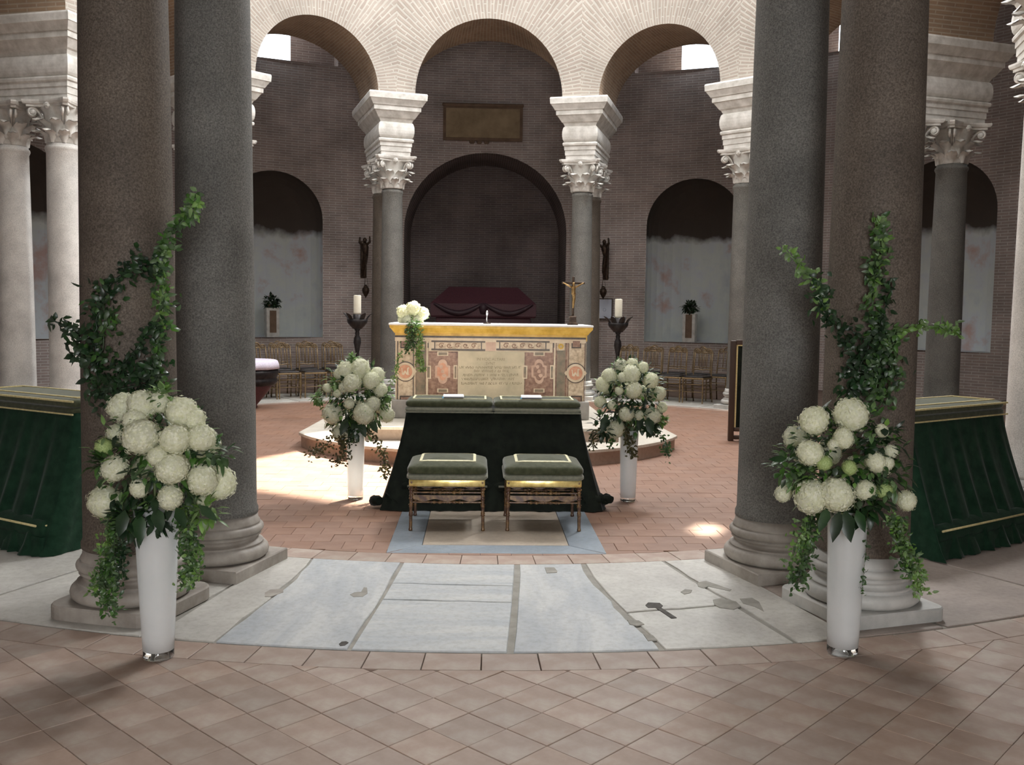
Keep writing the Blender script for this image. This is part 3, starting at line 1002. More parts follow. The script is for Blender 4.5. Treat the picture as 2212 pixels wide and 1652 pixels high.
# ------------------------------------------------------------------ columns
def base_mesh(mat, k=1.0):
    mb = MB()
    pr = []
    def arc(rc, zc, h, b, n=6):
        for i in range(n+1):
            t = -pi/2+pi*i/n
            pr.append((rc+b*cos(t), zc+h*sin(t)))
    arc(.262*k, .112, .042, .040)          # lower torus
    pr.append((.268*k, .158)); pr.append((.268*k, .166))
    for i in range(5):
        t = i/4
        pr.append(((.258-.022*sin(pi*t))*k, .168+.040*t))
    pr.append((.256*k, .212)); pr.append((.256*k, .220))
    arc(.246*k, .247, .026, .026)
    pr.append((.250*k, .276)); pr.append((.250*k, .286))
    pr.append((.240*k, .300)); pr.append((.236*k, .335))
    mb.lathe(pr, 40)
    return mb.mesh('base', mat)
def shaft_mesh(mat, r0, r1, ztop=3.71):
    mb = MB()
    pr = [(r0*1.0, .330), (r0*1.045, .338), (r0*1.045, .362), (r0*1.005, .385)]
    for i in range(1, 13):
        t = i/12
        pr.append((r0+(r1-r0)*(t**1.5), .385+(ztop-.10-.385)*t))
    pr += [(r1*1.06, ztop-.075), (r1*1.09, ztop-.055), (r1*1.06, ztop-.03), (r1*.98, ztop-.02), (r1*.98, ztop+.005)]
    mb.lathe(pr, 40)
    return mb.mesh('shaft', mat)
def plinth_mesh(mat, rounded=0.0, h=.07):
    mb = MB()
    w = .304
    if rounded:
        pts = []
        for qx, qy, a0 in ((1, 1, 0), (-1, 1, pi/2), (-1, -1, pi), (1, -1, 3*pi/2)):
            for k in range(6):
                a = a0+pi/2*k/5
                pts.append((qx*(w-rounded)+rounded*cos(a), qy*(w-rounded)+rounded*sin(a)))
        mb.rings([[(p[0], p[1], 0.0) for p in pts], [(p[0], p[1], h-.008) for p in pts], [(p[0]*.98, p[1]*.98, h) for p in pts]], True, True, False)
    else:
        sq = [(w, w), (-w, w), (-w, -w), (w, -w)]
        mb.rings([[(p[0], p[1], 0.0) for p in sq], [(p[0], p[1], h-.007) for p in sq], [(p[0]*.982, p[1]*.982, h) for p in sq]], True, True, False)
    return mb.mesh('plinth', mat)
def capital_mesh(mat):
    mb = MB()
    z0, z1 = 3.71, 4.20
    mb.lathe([(.190, z0), (.195, z0+.03), (.192, z0+.10), (.200, z0+.25), (.225, z0+.38), (.270, z0+.46), (.270, z0+.47)], 24)
    def acanthus(a, zb, h, w, out):
        rows = []
        for i in range(7):
            t = i/6
            r = .192+.03*t+out*max(0, t-.45)**1.6*2.2
            z = zb+h*(t if t < .86 else .86-(t-.86)*.9)
            hw = w*(0.55+.55*sin(pi*min(1, t*1.05)))*(1 if t < .95 else .4)
            if i % 2: hw *= .86
            row = []
            for s in (-1, -.5, 0, .5, 1):
                aa = a+s*hw/.2
                rr = r+.022*(1-abs(s))-(.018 if abs(s) > .9 else 0)
                row.append((rr*cos(aa), rr*sin(aa), z-(.014*abs(s) if t > .5 else 0)))
            rows.append(row)
        mb.rings(rows, False, False, True, close=False)
        mb.rings([[(x*.93, y*.93, z) for x, y, z in r] for r in rows[::-1]], False, False, True, close=False)
    for k in range(8):
        acanthus(2*pi*k/8, z0+.01, .20, .070, .16)
    for k in range(8):
        acanthus(2*pi*(k+.5)/8, z0+.09, .27, .072, .20)
    # stalk flowers at the middle of each side
    for k in range(4):
        a = pi/2*k
        c = Vector((.265*cos(a), .265*sin(a), z0+.475))
        for j in range(6):
            t = 2*pi*j/6
            d = Vector((-sin(a)*cos(t), cos(a)*cos(t), sin(t)))
            mb.tube([c, c+d*.035+Vector((cos(a), sin(a), 0))*.03], [.016, .020], 6)
        mb.tube([c, c+Vector((cos(a), sin(a), 0))*.05], [.018, .014], 6)
    return mb.mesh('capital', mat)
def volute_mesh(mat):
    """a scroll hanging under one corner of the abacus, pointing along +x+y"""
    mb = MB()
    for s in (-1, 1):
        e = Vector((1, 1, 0)).normalized()
        sd = Vector((-e.y, e.x, 0))
        c = e*.355+Vector((0, 0, 4.105))+sd*s*.030
        pts, rad = [], []
        for i in range(22):
            t = i/21
            ang = pi*.9-t*2*pi*1.6
            rr = .062*(1-t*.80)
            pts.append(c+e*(rr*cos(ang))+Vector((0, 0, rr*sin(ang))))
            rad.append(.019*(1-.35*t))
        mb.tube([e*.20+Vector((0, 0, 3.96))+sd*s*.012, e*.27+Vector((0, 0, 4.10))+sd*s*.02]+pts, [.014, .018]+rad, 6)
        mb.lathe([(.001, -.01), (.034, -.01), (.036, .0), (.034, .01), (.001, .01)], 10, (0, 0, 0))
        # turn the scroll eye into place
        k = 50
        for q in range(len(mb.v)-k, len(mb.v)):
            x, y, z = mb.v[q]
            v = c+e*x+Vector((0, 0, y))+sd*(z+s*.012)
            mb.v[q] = tuple(v)
    return mb.mesh('volute', mat)
def abacus_mesh(mat):
    mb = MB()
    def outline(k):
        pts = []
        for q in range(4):
            a = pi/2*q+pi/4
            c0 = Vector((cos(a), sin(a)))*.50*k
            c1 = Vector((cos(a+pi/2), sin(a+pi/2)))*.50*k
            tn = (c1-c0).normalized()
            p0, p1 = c0+tn*.045, c1-tn*.045
            m = (p0+p1)/2
            mid = m-m.normalized()*.075*k
            for i in range(7):
                t = i/6
                b = p0*(1-t)**2+(mid*2-m)*2*t*(1-t)+p1*t*t
                pts.append((b.x, b.y))
        return pts
    o1, o2, o3 = outline(.93), outline(1.0), outline(1.04)
    mb.rings([[(*p, 4.175) for p in o1], [(*p, 4.205) for p in o1], [(*p, 4.212) for p in o2], [(*p, 4.240) for p in o3], [(*p, 4.262) for p in o3]], True, True, False)
    return mb.mesh('abacus', mat)
CAP = {'white': (capital_mesh(MT['marble_white']), volute_mesh(MT['marble_white']), abacus_mesh(MT['marble_white']))}
_cm = {}
def cached(key, fn):
    if key not in _cm:
        _cm[key] = fn()
    return _cm[key]
def column(deg, r, shaft, base, label, r0=.230, r1=.205, rounded=0.0):
    t = thing('column', label, 'column', P(r, deg, 0.003), -radians(deg), 'granite columns of the arcade')
    obj('plinth', cached(('pl', base, rounded), lambda: plinth_mesh(MT[base], rounded)), t)
    obj('base', cached(('ba', base), lambda: base_mesh(MT[base])), t)
    obj('shaft', cached(('sh', shaft, r0, r1), lambda: shaft_mesh(MT[shaft], r0, r1)), t)
    c = obj('capital', CAP['white'][0], t)
    for k in range(4):
        obj('volute', CAP['white'][1], c, rot=(0, 0, pi/2*k))
    obj('abacus', CAP['white'][2], c)
    return t
RA, RB = 6.0, 6.81
def side(deg): return 'left' if deg < 0 else 'right'
for sg in (-1, 1):
    sd = 'left' if sg < 0 else 'right'
    # (angle from +y, inner shaft, inner base, inner label, outer shaft, outer base, outer label)
    column(sg*(180-T1), RA, 'granite_grey', 'base_stone', f'thick grey granite column in the foreground, inner one of the {sd} pair', .230, .208)
    column(sg*(180-T1), RB, 'granite_brown', 'base_stone' if sg < 0 else 'base_pale', f'thick brown granite column nearest the viewer on the {sd}, wrapped in ivy', .235, .205, .10 if sg < 0 else .05)
    column(sg*135, RA, 'granite_pale' if sg > 0 else 'granite_grey', 'base_pale', f'granite column at the {sd} edge of the photo beside the green kneeler', .228, .205)
    column(sg*135, RB, 'granite_grey', 'base_pale', f'outer granite column just beyond the {sd} edge of the photo', .230, .205)
    column(sg*(90+T1), RA, 'granite_grey', 'base_pale', f'granite column with white capital at the upper {sd} edge of the photo', .228, .205)
    column(sg*(90+T1), RB, 'granite_grey', 'base_pale', f'outer granite column of the pair past the {sd} edge of the photo', .230, .205)
    column(sg*(90-T1), RA, 'granite_pale', 'base_pale', ('brightly lit pale granite column beside the brown foreground column' if sg < 0 else 'pale granite column hidden behind the brown right foreground column'), .222, .205)
    column(sg*(90-T1), RB, 'granite_pale' if sg < 0 else 'granite_grey', 'base_pale', ('pale granite column at the far left edge of the photo' if sg < 0 else 'dim grey granite column right of the brown right foreground column'), .235, .205)
    column(sg*T2, RA, 'granite_grey', 'base_pale', ('grey granite column mostly hidden behind the left foreground columns' if sg < 0 else 'grey granite column beside the dark green screen, partly behind the right foreground column'), .215, .195)
    column(sg*T2, RB, 'granite_brown', 'base_pale', f'outer granite column hidden behind the {sd} foreground columns', .225, .200)
    column(sg*T1, RA, 'granite_grey', 'base_pale', f'slender grey granite column with white capital behind the altar on the {sd}', .205, .178)
    column(sg*T1, RB, 'granite_brown', 'base_stone', f'dark granite column just behind the slender column on the {sd} of the altar', .225, .195)

# entablature blocks spanning each pair of columns
def ent_mesh(prof, name, mat):
    """prof: (z, half tangential width, extra radial) along local y (radial outwards)"""
    mb = MB()
    R = []
    for z, hw, ex in prof:
        y0, y1 = RA-.30-ex, RB+.30+ex
        R.append([(-hw, y0, z), (hw, y0, z), (hw, y1, z), (-hw, y1, z)])
    mb.rings(R, True, True, False)
    return mb.mesh(name, mat)
fr = [(4.555, .285, .03)]
for i in range(9):
    t = -pi/2+pi*i/8
    fr.append((4.70+.135*sin(t), .275+.042*cos(t), .022+.042*cos(t)))
fr.append((4.852, .285, .03))
ENT = (ent_mesh([(4.262, .258, 0), (4.335, .258, 0), (4.337, .270, .010), (4.425, .270, .010), (4.427, .283, .022), (4.490, .283, .022), (4.505, .305, .045), (4.535, .310, .05), (4.555, .300, .04)], 'architrave', MT['marble_white']),
       ent_mesh(fr, 'frieze', MT['marble_white']),
       ent_mesh([(4.852, .285, .03), (4.885, .300, .045), (4.905, .325, .07), (5.010, .395, .135), (5.015, .412, .15), (5.090, .415, .152), (5.095, .432, .168), (5.120, .445, .18), (5.190, .490, .225), (5.195, .502, .235), (5.285, .510, .24), (5.310, .500, .23)], 'cornice', MT['marble_white']))
ENT_L = {180-T1: 'white marble entablature high above the {} foreground columns', 135: 'marble entablature above the columns at the {} edge of the photo',
         90+T1: 'marble entablature past the upper {} edge of the photo', 90-T1: 'broad marble entablature above the columns on the far {} side',
         T2: 'moulded marble entablature half hidden by the {} foreground columns', T1: 'white moulded entablature block above the slender column {} of the altar'}
for deg in ANGS:
    sd = 'left' if deg < 0 else 'right'
    t = thing('entablature_block', ENT_L[abs(deg)].format(sd), 'entablature', (0, 0, 0), -radians(deg), 'entablature blocks of the arcade')
    for nm, me in zip(('architrave', 'frieze', 'cornice'), ENT):
        obj(nm, me, t)

# ------------------------------------------------------------------ altar platform
pl = thing('altar_platform', 'low pale marble platform with a rounded front under the altar', 'platform', (0, 0, 0))
Hx, YB = 2.16, 1.75
def plat_outline(hx, yc, yf, yb):
    sg = yc-yf
    R = (hx*hx+sg*sg)/(2*sg)
    a = math.asin(hx/R)
    cyy = yf+R
    return [(R*sin(-a+2*a*k/24), cyy-R*cos(-a+2*a*k/24)) for k in range(25)]+[(hx-.10, yb), (-hx+.10, yb)]
def step(name, pts, z0, z1, nose):
    mb = MB()
    mb.poly(pts, z0, z1-.035)
    lo = obj(name, mb.mesh(name, MT['pinkish_step']), pl)
    mb = MB()
    c = (0.0, 0.3)
    big = [(c[0]+(p[0]-c[0])*nose, c[1]+(p[1]-c[1])*nose) for p in pts]
    ar = sum(big[i][0]*big[(i+1) % len(big)][1]-big[(i+1) % len(big)][0]*big[i][1] for i in range(len(big)))
    mb.rings([[(p[0], p[1], z1-.035) for p in big], [(p[0], p[1], z1-.006) for p in big], [(p[0]*.995, p[1]*.995, z1) for p in big]], True, True, False)
    obj('tread', mb.mesh('tread', MT['step_top']), lo)
MT['pinkish_step'] = M_marble('warm step riser', (0.42, 0.31, 0.24), (0.32, 0.235, 0.19), 2.0, 0.5)
step('lower_step', plat_outline(2.15, -.62, -2.05, YB), 0.0, .17, 1.012)
step('upper_step', [(-1.42, -1.26), (1.40, -1.26), (1.36, 1.6), (-1.38, 1.6)], .17, .32, 1.008)

# ------------------------------------------------------------------ altar
ZA = 0.32
YA = -0.45
altar = thing('altar', 'yellow marble altar inlaid with coloured panels and a Latin plaque', 'altar', (0, 0, ZA))
def apt(u, v):
    p = at(820+u/4.424, 600+v/4.424, YA)
    return p.x, p.z-ZA
def amesh(mb, name, mat, parent=altar, label=None):
    return obj(name, mb.mesh(name, MT[mat]), parent, label=label)
XL, XR = -1.100, 1.128
YBK = 0.55
mb = MB(); mb.box(XL+.02, XR-.02, YA+.006, YBK, .20, 1.0); body = amesh(mb, 'body', 'breccia')
mb = MB(); mb.rbox(XL-.035, XR+.035, YA-.045, YBK+.04, 0, .215, .012, 2); amesh(mb, 'plinth', 'plinth_grey')
# gold cornice with flaring top
mb = MB()
def rectring(x0, x1, y0, y1, z): return [(x0, y0, z), (x1, y0, z), (x1, y1, z), (x0, y1, z)]
R = []
for z, e in ((.915, .0), (.985, .0), (.990, .012), (1.000, .016), (1.045, .05), (1.050, .058), (1.078, .06)):
    R.append(rectring(XL-e, XR+e, YA-e-.004, YBK+e, z))
mb.rings(R, True, True, False)
amesh(mb, 'cornice', 'gold', label='yellow marble cornice')
def inlay(name, u0, v0, u1, v1, mat, d=.004, parent=None, label=None):
    x0, z0 = apt(u0, v1)
    x1, z1 = apt(u1, v0)
    xm, zm = apt((u0+u1)/2, (v0+v1)/2)
    w, h = abs(x1-x0), abs(z1-z0)
    mb = MB()
    mb.box(xm-w/2, xm+w/2, YA-d, YA+.012, zm-h/2, zm+h/2)
    return amesh(mb, name, mat, parent or altar, label)
def disc(name, u, v, r, mat, d, parent=None):
    x, z = apt(u, v)
    x2, _ = apt(u+r, v)
    rr = x2-x
    mb = MB()
    mb.plate([(x+rr*cos(2*pi*k/32), z+rr*sin(2*pi*k/32)) for k in range(32)], YA-d, YA+.01)
    return amesh(mb, name, mat, parent or altar)
inlay('dark_stripe', 150, 572, 1975, 588, 'dark_inlay', .006)
inlay('cream_stripe', 150, 590, 1975, 602, 'cream', .007)
EMB = [(-44, -36), (-30, -36), (-30, -12), (-22, 14), (-8, -10), (2, -10), (14, 14), (20, -40), (40, -46), (40, -34), (32, -30), (34, 24), (44, 30), (24, 34), (14, 34), (0, 12), (-12, 34), (-26, 34), (-42, 20), (-34, 16), (-40, -24)]
for (a, b, cu, cv) in ((150, 345, 247, 895), (1785, 1975, 1872, 910)):
    w = b-a
    inlay('border_strip', a, 604, a+14, 1195, 'cream', .008)
    inlay('border_strip', b-14, 604, b, 1195, 'cream', .008)
    inlay('mosaic_field', a+14, 604, b-14, 1195, 'breccia_pale', .002)
    inlay('dark_stripe', a+17, 604, a+29, 1195, 'dark_inlay', .006)
    inlay('dark_stripe', b-29, 604, b-17, 1195, 'dark_inlay', .006)
    f = inlay('dark_panel', a+48, 604, b-48, 672, 'dark_inlay', .006)
    inlay('inset', a+60, 604, b-60, 660, 'breccia', .008, f)
    f = inlay('dark_panel', a+42, 1126, b-42, 1195, 'dark_inlay', .006)
    inlay('inset', a+54, 1140, b-54, 1195, 'breccia', .008, f)
    disc('dark_ring', cu, cv, 97, 'dark_inlay', .007)
    disc('cream_ring', cu, cv, 88, 'cream', .010)
    rd = disc('roundel', cu, cv, 66, 'orange', .013)
    k = 1.0
    mb = MB()
    mb.plate([apt(cu+p[0]*.92, cv+p[1]*.92) for p in EMB], YA-.016, YA-.004)
    amesh(mb, 'emblem', 'cream', rd, label='pale zigzag emblem')
    for s in (-1, 1):
        mb = MB()
        x, z = apt(cu+s*92, cv)
        mb.plate([(x-.018, z), (x, z-.03), (x+.018, z), (x, z+.03)], YA-.012, YA)
        amesh(mb, 'diamond_inlay', 'cream')
for a, b in ((347, 438), (1687, 1778)):
    inlay('side_strip', a, 604, b, 1195, 'green_inlay', .003)
    inlay('flower_panel', a+4, 616, b-6, 694, 'breccia_pale', .006)
    cu, cv = (a+b)/2, 655
    mb = MB()
    for k in range(8):
        t = 2*pi*k/8
        c = apt(cu+19*cos(t), cv+19*sin(t))
        mb.plate([(c[0]+.012*cos(2*pi*j/8), c[1]+.012*sin(2*pi*j/8)) for j in range(8)], YA-.010, YA)
    amesh(mb, 'rosette', 'gold')
inlay('border_strip', 442, 604, 466, 1195, 'cream', .008)
inlay('border_strip', 1657, 604, 1683, 1195, 'cream', .008)
inlay('cream_field', 470, 604, 1655, 700, 'cream', .003)
for u0, u1 in ((495, 1010), (1115, 1625)):
    inlay('dark_stripe', u0, 604, u1, 613, 'dark_inlay', .0085)
    inlay('dark_stripe', u0, 682, u1, 692, 'dark_inlay', .0085)
    inlay('dark_stripe', u0+27, 612, u0+38, 682, 'dark_inlay', .007)
    inlay('dark_stripe', u1-42, 612, u1-31, 682, 'dark_inlay', .007)
    pn = inlay('scroll_panel', u0+42, 616, u1-46, 678, 'breccia_pale', .006)
    mb = MB()
    for j in range(5):
        cu = u0+95+j*78
        pts = []
        for i in range(15):
            t = i/14
            ang = (pi*2.2*t+pi*.2)*(1 if j % 2 else -1)
            rr = 24*(1-.8*t)
            x, z = apt(cu+rr*1.3*cos(ang), 647+rr*sin(ang))
            pts.append((x, YA-.008, z))
        mb.tube(pts, .0045, 5)
    amesh(mb, 'scrollwork', 'breccia', pn)
inlay('pink_panel', 1014, 604, 1110, 696, 'pinkish', .006)
for u in (458, 1657):
    inlay('dark_chip', u, 622, u+12, 668, 'dark_inlay', .010)
for a, b, in ((470, 736), (1390, 1657)):
    f = inlay('breccia_panel', a, 716, b, 1090, 'breccia', .005)
    c = (a+b)/2
    for (u0, v0, u1, v1) in ((c-52, 705, c+54, 745), (c-52, 1058, c+52, 1095), (a-26, 838, a+22, 964), (b-30, 834, b+8, 966)):
        q = inlay('tab', u0, v0, u1, v1, 'cream', .009, f)
    for (u0, v0, u1, v1) in ((c-40, 713, c+42, 737), (c-40, 1066, c+40, 1090), (a-14, 850, a+10, 952), (b-20, 846, b-2, 954)):
        inlay('tab_inset', u0, v0, u1, v1, 'green_inlay', .012, f)
    def cart(k):
        W_, H_ = 73*k, 118*k
        pts = []
        for i in range(9):
            t = pi-pi*i/8
            pts.append((c+45*k*cos(t), 895-62*k-(H_-62*k)*sin(t)))
        pts += [(c+W_, 895-55*k), (c+W_, 895+55*k)]
        for i in range(9):
            t = pi*i/8
            pts.append((c+45*k*cos(t), 895+62*k+(H_-62*k)*sin(t)))
        pts += [(c-W_, 895+55*k), (c-W_, 895-55*k)]
        return [apt(u, v) for u, v in pts]
    mb = MB(); mb.plate(cart(1.0), YA-.010, YA); amesh(mb, 'cartouche', 'pinkish', f)
    mb = MB(); mb.plate(cart(.72), YA-.013, YA); amesh(mb, 'cartouche_field', 'orange' if a < 600 else 'breccia', f)
    mb = MB()
    for j in range(3):
        x, z = apt(c-14+14*j, 850+42*j)
        mb.plate([(x+.020*cos(2*pi*q/7+j)*(1+.4*(q % 2)), z+.024*sin(2*pi*q/7+j)) for q in range(7)], YA-.016, YA-.005)
    amesh(mb, 'cartouche_figure', 'pinkish', f)
plq = inlay('plaque', 745, 706, 1386, 1195, 'plaque', .006)
def text_mesh(txt, size, xc, zc, parent, mat):
    cu = bpy.data.curves.new('lettering', 'FONT')
    cu.body = txt
    cu.size = size
    cu.align_x = 'CENTER'
    cu.align_y = 'CENTER'
    cu.extrude = .0012
    tmp = bpy.data.objects.new('lettering_tmp', cu)
    COL.objects.link(tmp)
    me = bpy.data.meshes.new_from_object(tmp)
    COL.objects.unlink(tmp)
    bpy.data.objects.remove(tmp)
    me.name = 'lettering'
    me.materials.clear()
    me.materials.append(MT[mat])
    return obj('lettering', me, parent, (xc, YA-.0062, zc), (pi/2, 0, 0))
x, z = apt(1062, 779); text_mesh('IN HOC ALTARI', .046, x, z, plq, 'engrave')
x, z = apt(1060, 818); text_mesh('SVNT', .046, x, z, plq, 'engrave')
# the remaining lines are too worn to read: rows of shallow strokes
for v, u0, u1 in ((856, 765, 1345), (890, 905, 1230), (928, 800, 1330), (966, 790, 1280), (1008, 770, 1360)):
    mb = MB()
    u = u0
    while u < u1:
        if random.random() < .86:
            x, z = apt(u, v)
            h = .011+random.random()*.005
            k = random.choice((0, 0, .006, -.006))
            mb.plate([(x-.0028+k, z+h), (x+.0028+k, z+h), (x+.0028-k, z-h), (x-.0028-k, z-h)], YA-.0072, YA-.004)
            if random.random() < .5:
                zz = z+random.choice((h, 0, -h))
                mb.plate([(x, zz-.002), (x+.014, zz-.002), (x+.014, zz+.002), (x, zz+.002)], YA-.0072, YA-.004)
        u += random.uniform(9, 14)
    tag(amesh(mb, 'worn_lettering', 'engrave', plq), kind='stuff')

# white altar cloth
mb = MB()
mb.rbox(XL-.07, XR+.065, YA-.072, YBK+.06, 1.398, 1.422, .008, 2)
cl = obj('altar_cloth', mb.mesh('altar_cloth', MT['linen']))
tag(cl, 'white cloth lying over the top of the inlaid altar', 'altar cloth')
ZC = 1.422

# crucifix
cxp = at(1237, 690, -.1).x
cr = thing('crucifix', 'small bronze crucifix standing on the right end of the altar', 'crucifix', (cxp, -.1, ZC))
mb = MB(); mb.rings([rectring(-.062, .062, -.05, .05, 0), rectring(-.058, .058, -.046, .046, .018), rectring(-.042, .042, -.036, .036, .03), rectring(-.038, .038, -.032, .032, .085), rectring(-.046, .046, -.04, .04, .095), rectring(-.03, .03, -.026, .026, .11)], True, True, False)
obj('base', mb.mesh('base', MT['bronze']), cr)
mb = MB(); mb.rbox(-.015, .015, -.010, .010, .10, .575, .004, 1); mb.rbox(-.138, .138, -.009, .009, .488, .512, .004, 1)
obj('cross', mb.mesh('cross', MT['bronze']), cr)
mb = MB()
mb.tube([(0, -.022, .505), (0.004, -.026, .480), (.004, -.024, .462), (.002, -.024, .44), (0, -.026, .40), (.006, -.026, .365), (.010, -.034, .315), (.004, -.030, .265), (.002, -.024, .215), (0, -.030, .20)],
        [.013, .016, .010, .026, .024, .021, .018, .015, .011, .007], 8)
for s in (-1, 1):
    mb.tube([(s*.012, -.022, .445), (s*.05, -.02, .462), (s*.09, -.018, .485), (s*.125, -.014, .502)], [.013, .010, .008, .006], 6)
mb.tube([(-.024, -.028, .375), (.0, -.036, .365), (.026, -.028, .372)], [.010, .016, .010], 6)
obj('corpus', mb.mesh('corpus', MT['bronze_gold']), cr)

# slim microphone
mx_ = at(1052, 690, -.1).x
mi = thing('microphone', 'small bright microphone on a short stand in the middle of the altar', 'microphone', (mx_, -.1, ZC))
mb = MB(); mb.lathe([(.045, 0), (.045, .008), (.012, .014), (.010, .02)], 16); obj('foot', mb.mesh('foot', MT['bronze']), mi)
mb = MB(); mb.tube([(0, 0, .015), (-.004, 0, .06), (.0, -.01, .10)], [.006, .006, .007], 8); obj('neck', mb.mesh('neck', MT['steel']), mi)
mb = MB(); mb.lathe([(.006, .095), (.012, .11), (.014, .13), (.010, .15), (.003, .158)], 10); obj('head', mb.mesh('head', MT['steel']), mi)

# ------------------------------------------------------------------ kneelers
def drape_mesh(w, yf, yb, yt, z0, fold, flare, seed, nfold=15):
    """velvet hanging from the arm rest to the floor on all sides; folds deepen downwards"""
    rnd = random.Random(seed)
    ph = [rnd.uniform(0, 6.28) for _ in range(6)]
    mb = MB()
    rings = []
    N = 120
    for k in range(15):
        t = k/14
        z = z0*(1-t)+.004
        hw = w/2+flare*(t**1.3)
        y0 = yt+(yf-yt)*(t**1.2)
        y1 = yb+.03*t
        ring = []
        per = []
        for i in range(N):
            s = i/N
            if s < .38: p, q, nrm = (-hw+2*hw*s/.38), y0, (0, -1)
            elif s < .5: p, q, nrm = hw, y0+(y1-y0)*(s-.38)/.12, (1, 0)
            elif s < .88: p, q, nrm = hw-2*hw*(s-.5)/.38, y1, (0, 1)
            else: p, q, nrm = -hw, y1+(y0-y1)*(s-.88)/.12, (-1, 0)
            a = fold*(t**.9)*(sin(2*pi*nfold*s+ph[0]+.6*sin(4*pi*s+ph[1]))+.5*sin(2*pi*(nfold*1.7)*s+ph[2]))
            if t > .93: a += rnd.uniform(-.012, .02)
            ring.append((p+nrm[0]*a, q+nrm[1]*a, z))
        rings.append(ring)
    mb.rings(rings, False, False, True)
    mb.f.append(tuple(range(N))[::-1]) ; mb.sm.append(False)
    return mb
def braid_rect(x0, x1, y0, y1, z, bw, h=.004, bulge=0.0):
    mb = MB()
    for (a0, a1, b0, b1) in ((x0, x1, y0, y0+bw), (x0, x1, y1-bw, y1), (x0, x0+bw, y0+bw, y1-bw), (x1-bw, x1, y0+bw, y1-bw)):
        mb.box(a0, a1, b0, b1, z-h, z+h)
    return mb
def cushion(x0, x1, y0, y1, z0, z1, crown, n=10):
    mb = MB()
    rings = []
    for k, (dz, ins) in enumerate(((0, .012), (.25, 0), (.6, 0), (.85, .008), (1.0, .028))):
        z = z0+(z1-z0)*dz
        pts = []
        hx, hy = (x1-x0)/2-ins, (y1-y0)/2-ins
        cx_, cy_ = (x0+x1)/2, (y0+y1)/2
        for i in range(40):
            a = 2*pi*i/40
            c, s = cos(a), sin(a)
            e = .16
            pts.append((cx_+hx*math.copysign(abs(c)**e, c), cy_+hy*math.copysign(abs(s)**e, s), z))
        rings.append(pts)
    for j, f in enumerate((.9, .7, .4, .1)):
        pts = []
        hx, hy = ((x1-x0)/2-.028)*f, ((y1-y0)/2-.028)*f
        for i in range(40):
            a = 2*pi*i/40
            c, s = cos(a), sin(a)
            pts.append((cx_+hx*math.copysign(abs(c)**.16, c), cy_+hy*math.copysign(abs(s)**.16, s), z1+crown*(1-f*f)))
        rings.append(pts)
    mb.rings(rings, True, True, True)
    return mb
def kneeler(label, loc, rz, w, split, ztop, vel, fold, band_mat, braid, nfold=15, flare=.10, depth=.40, pad=.22, name='kneeler'):
    t = thing(name, label, 'kneeler', loc, rz)
    yt, yb = -depth/2, depth/2
    obj('drape', drape_mesh(w, yt-.30, yb, yt, ztop-.09, fold, flare, sum(map(ord, label)) % 1000, nfold).mesh('drape', MT[vel]), t)
    n = 2 if split else 1
    for k in range(n):
        x0 = -w/2-.008+k*(w/n)+(.006 if k else 0)
        x1 = x0+w/n+(.008 if n == 2 else .016)-.006
        c = obj('arm_cushion', cushion(x0, x1, yt-.02, yb+.02, ztop-.055, ztop, .014).mesh('arm_cushion', MT['velvet_seat']), t)
        bnd = cushion(x0-.004, x1+.004, yt-.024, yb+.024, ztop-.095, ztop-.052, 0)
        obj('border_band', bnd.mesh('border_band', MT[band_mat]), c)
        obj('braid', braid_rect(x0+.055, x1-.055, yt+.045, yb-.045, ztop+.007, .016).mesh('braid', MT[braid]), c)
        mb = MB()
        mb.box(x0, x1, yt-.030, yt-.020, ztop-.100, ztop-.090)
        if not split: mb.box(x0, x1, yt-.026, yt-.016, ztop-.018, ztop-.006)
        obj('edge_braid', mb.mesh('edge_braid', MT['braid_gold'] if not split else MT[band_mat]), c)
    if not split: n = 1
    # kneeling cushions on the low step
    for k in range(n):
        x0 = -w/2-.02+k*(w/n)+(.01 if k else 0)
        x1 = x0+w/n+.02
        kc = obj('kneeling_cushion', cushion(x0, x1, yt-.24-pad, yt-.10, .10, .215, .02).mesh('kneeling_cushion', MT[vel]), t)
        y0 = yt-.24-pad
        mb = MB()
        mb.tube([(x0+.05, y0-.002, .185), (x1-.05, y0-.002, .185)], .008, 6)
        mb.tube([(x1-.012, y0+.035, .185), (x1+.002, y0+.10, .185), (x1+.002, yt-.14, .185)], .008, 6)
        mb.tube([(x0+.012, y0+.035, .185), (x0-.002, y0+.10, .185), (x0-.002, yt-.14, .185)], .008, 6)
        obj('piping', mb.mesh('piping', MT['band' if split else 'braid_gold']), kc)
    rnd = random.Random(3)
    mb = MB()
    N = 100
    rings = []
    hx, y0, y1 = w/2+.015, yt-.245-pad, yt-.08
    for q in range(5):
        tt = q/4
        ring = []
        for i in range(N):
            s = i/N
            a = fold*.55*tt*sin(2*pi*11*s+1)
            if s < .4: p, yv, nr = -hx+2*hx*s/.4, y0, (0, -1)
            elif s < .5: p, yv, nr = hx, y0+(y1-y0)*(s-.4)/.1, (1, 0)
            elif s < .9: p, yv, nr = hx-2*hx*(s-.5)/.4, y1, (0, 1)
            else: p, yv, nr = -hx, y1+(y0-y1)*(s-.9)/.1, (-1, 0)
            e = .02*tt+a
            ring.append((p+nr[0]*e, yv+nr[1]*e, .115*(1-tt)+.004))
        rings.append(ring)
    mb.rings(rings, False, False, True)
    obj('step_skirt', mb.mesh('step_skirt', MT[vel]), t)
    return t
kn = kneeler('wide double kneeler draped in near-black green velvet in front of the altar', (-.005, -3.60, .0025), 0, 1.42, True, .845, 'velvet', .016, 'band', 'braid', 13, .18, .40, .0)
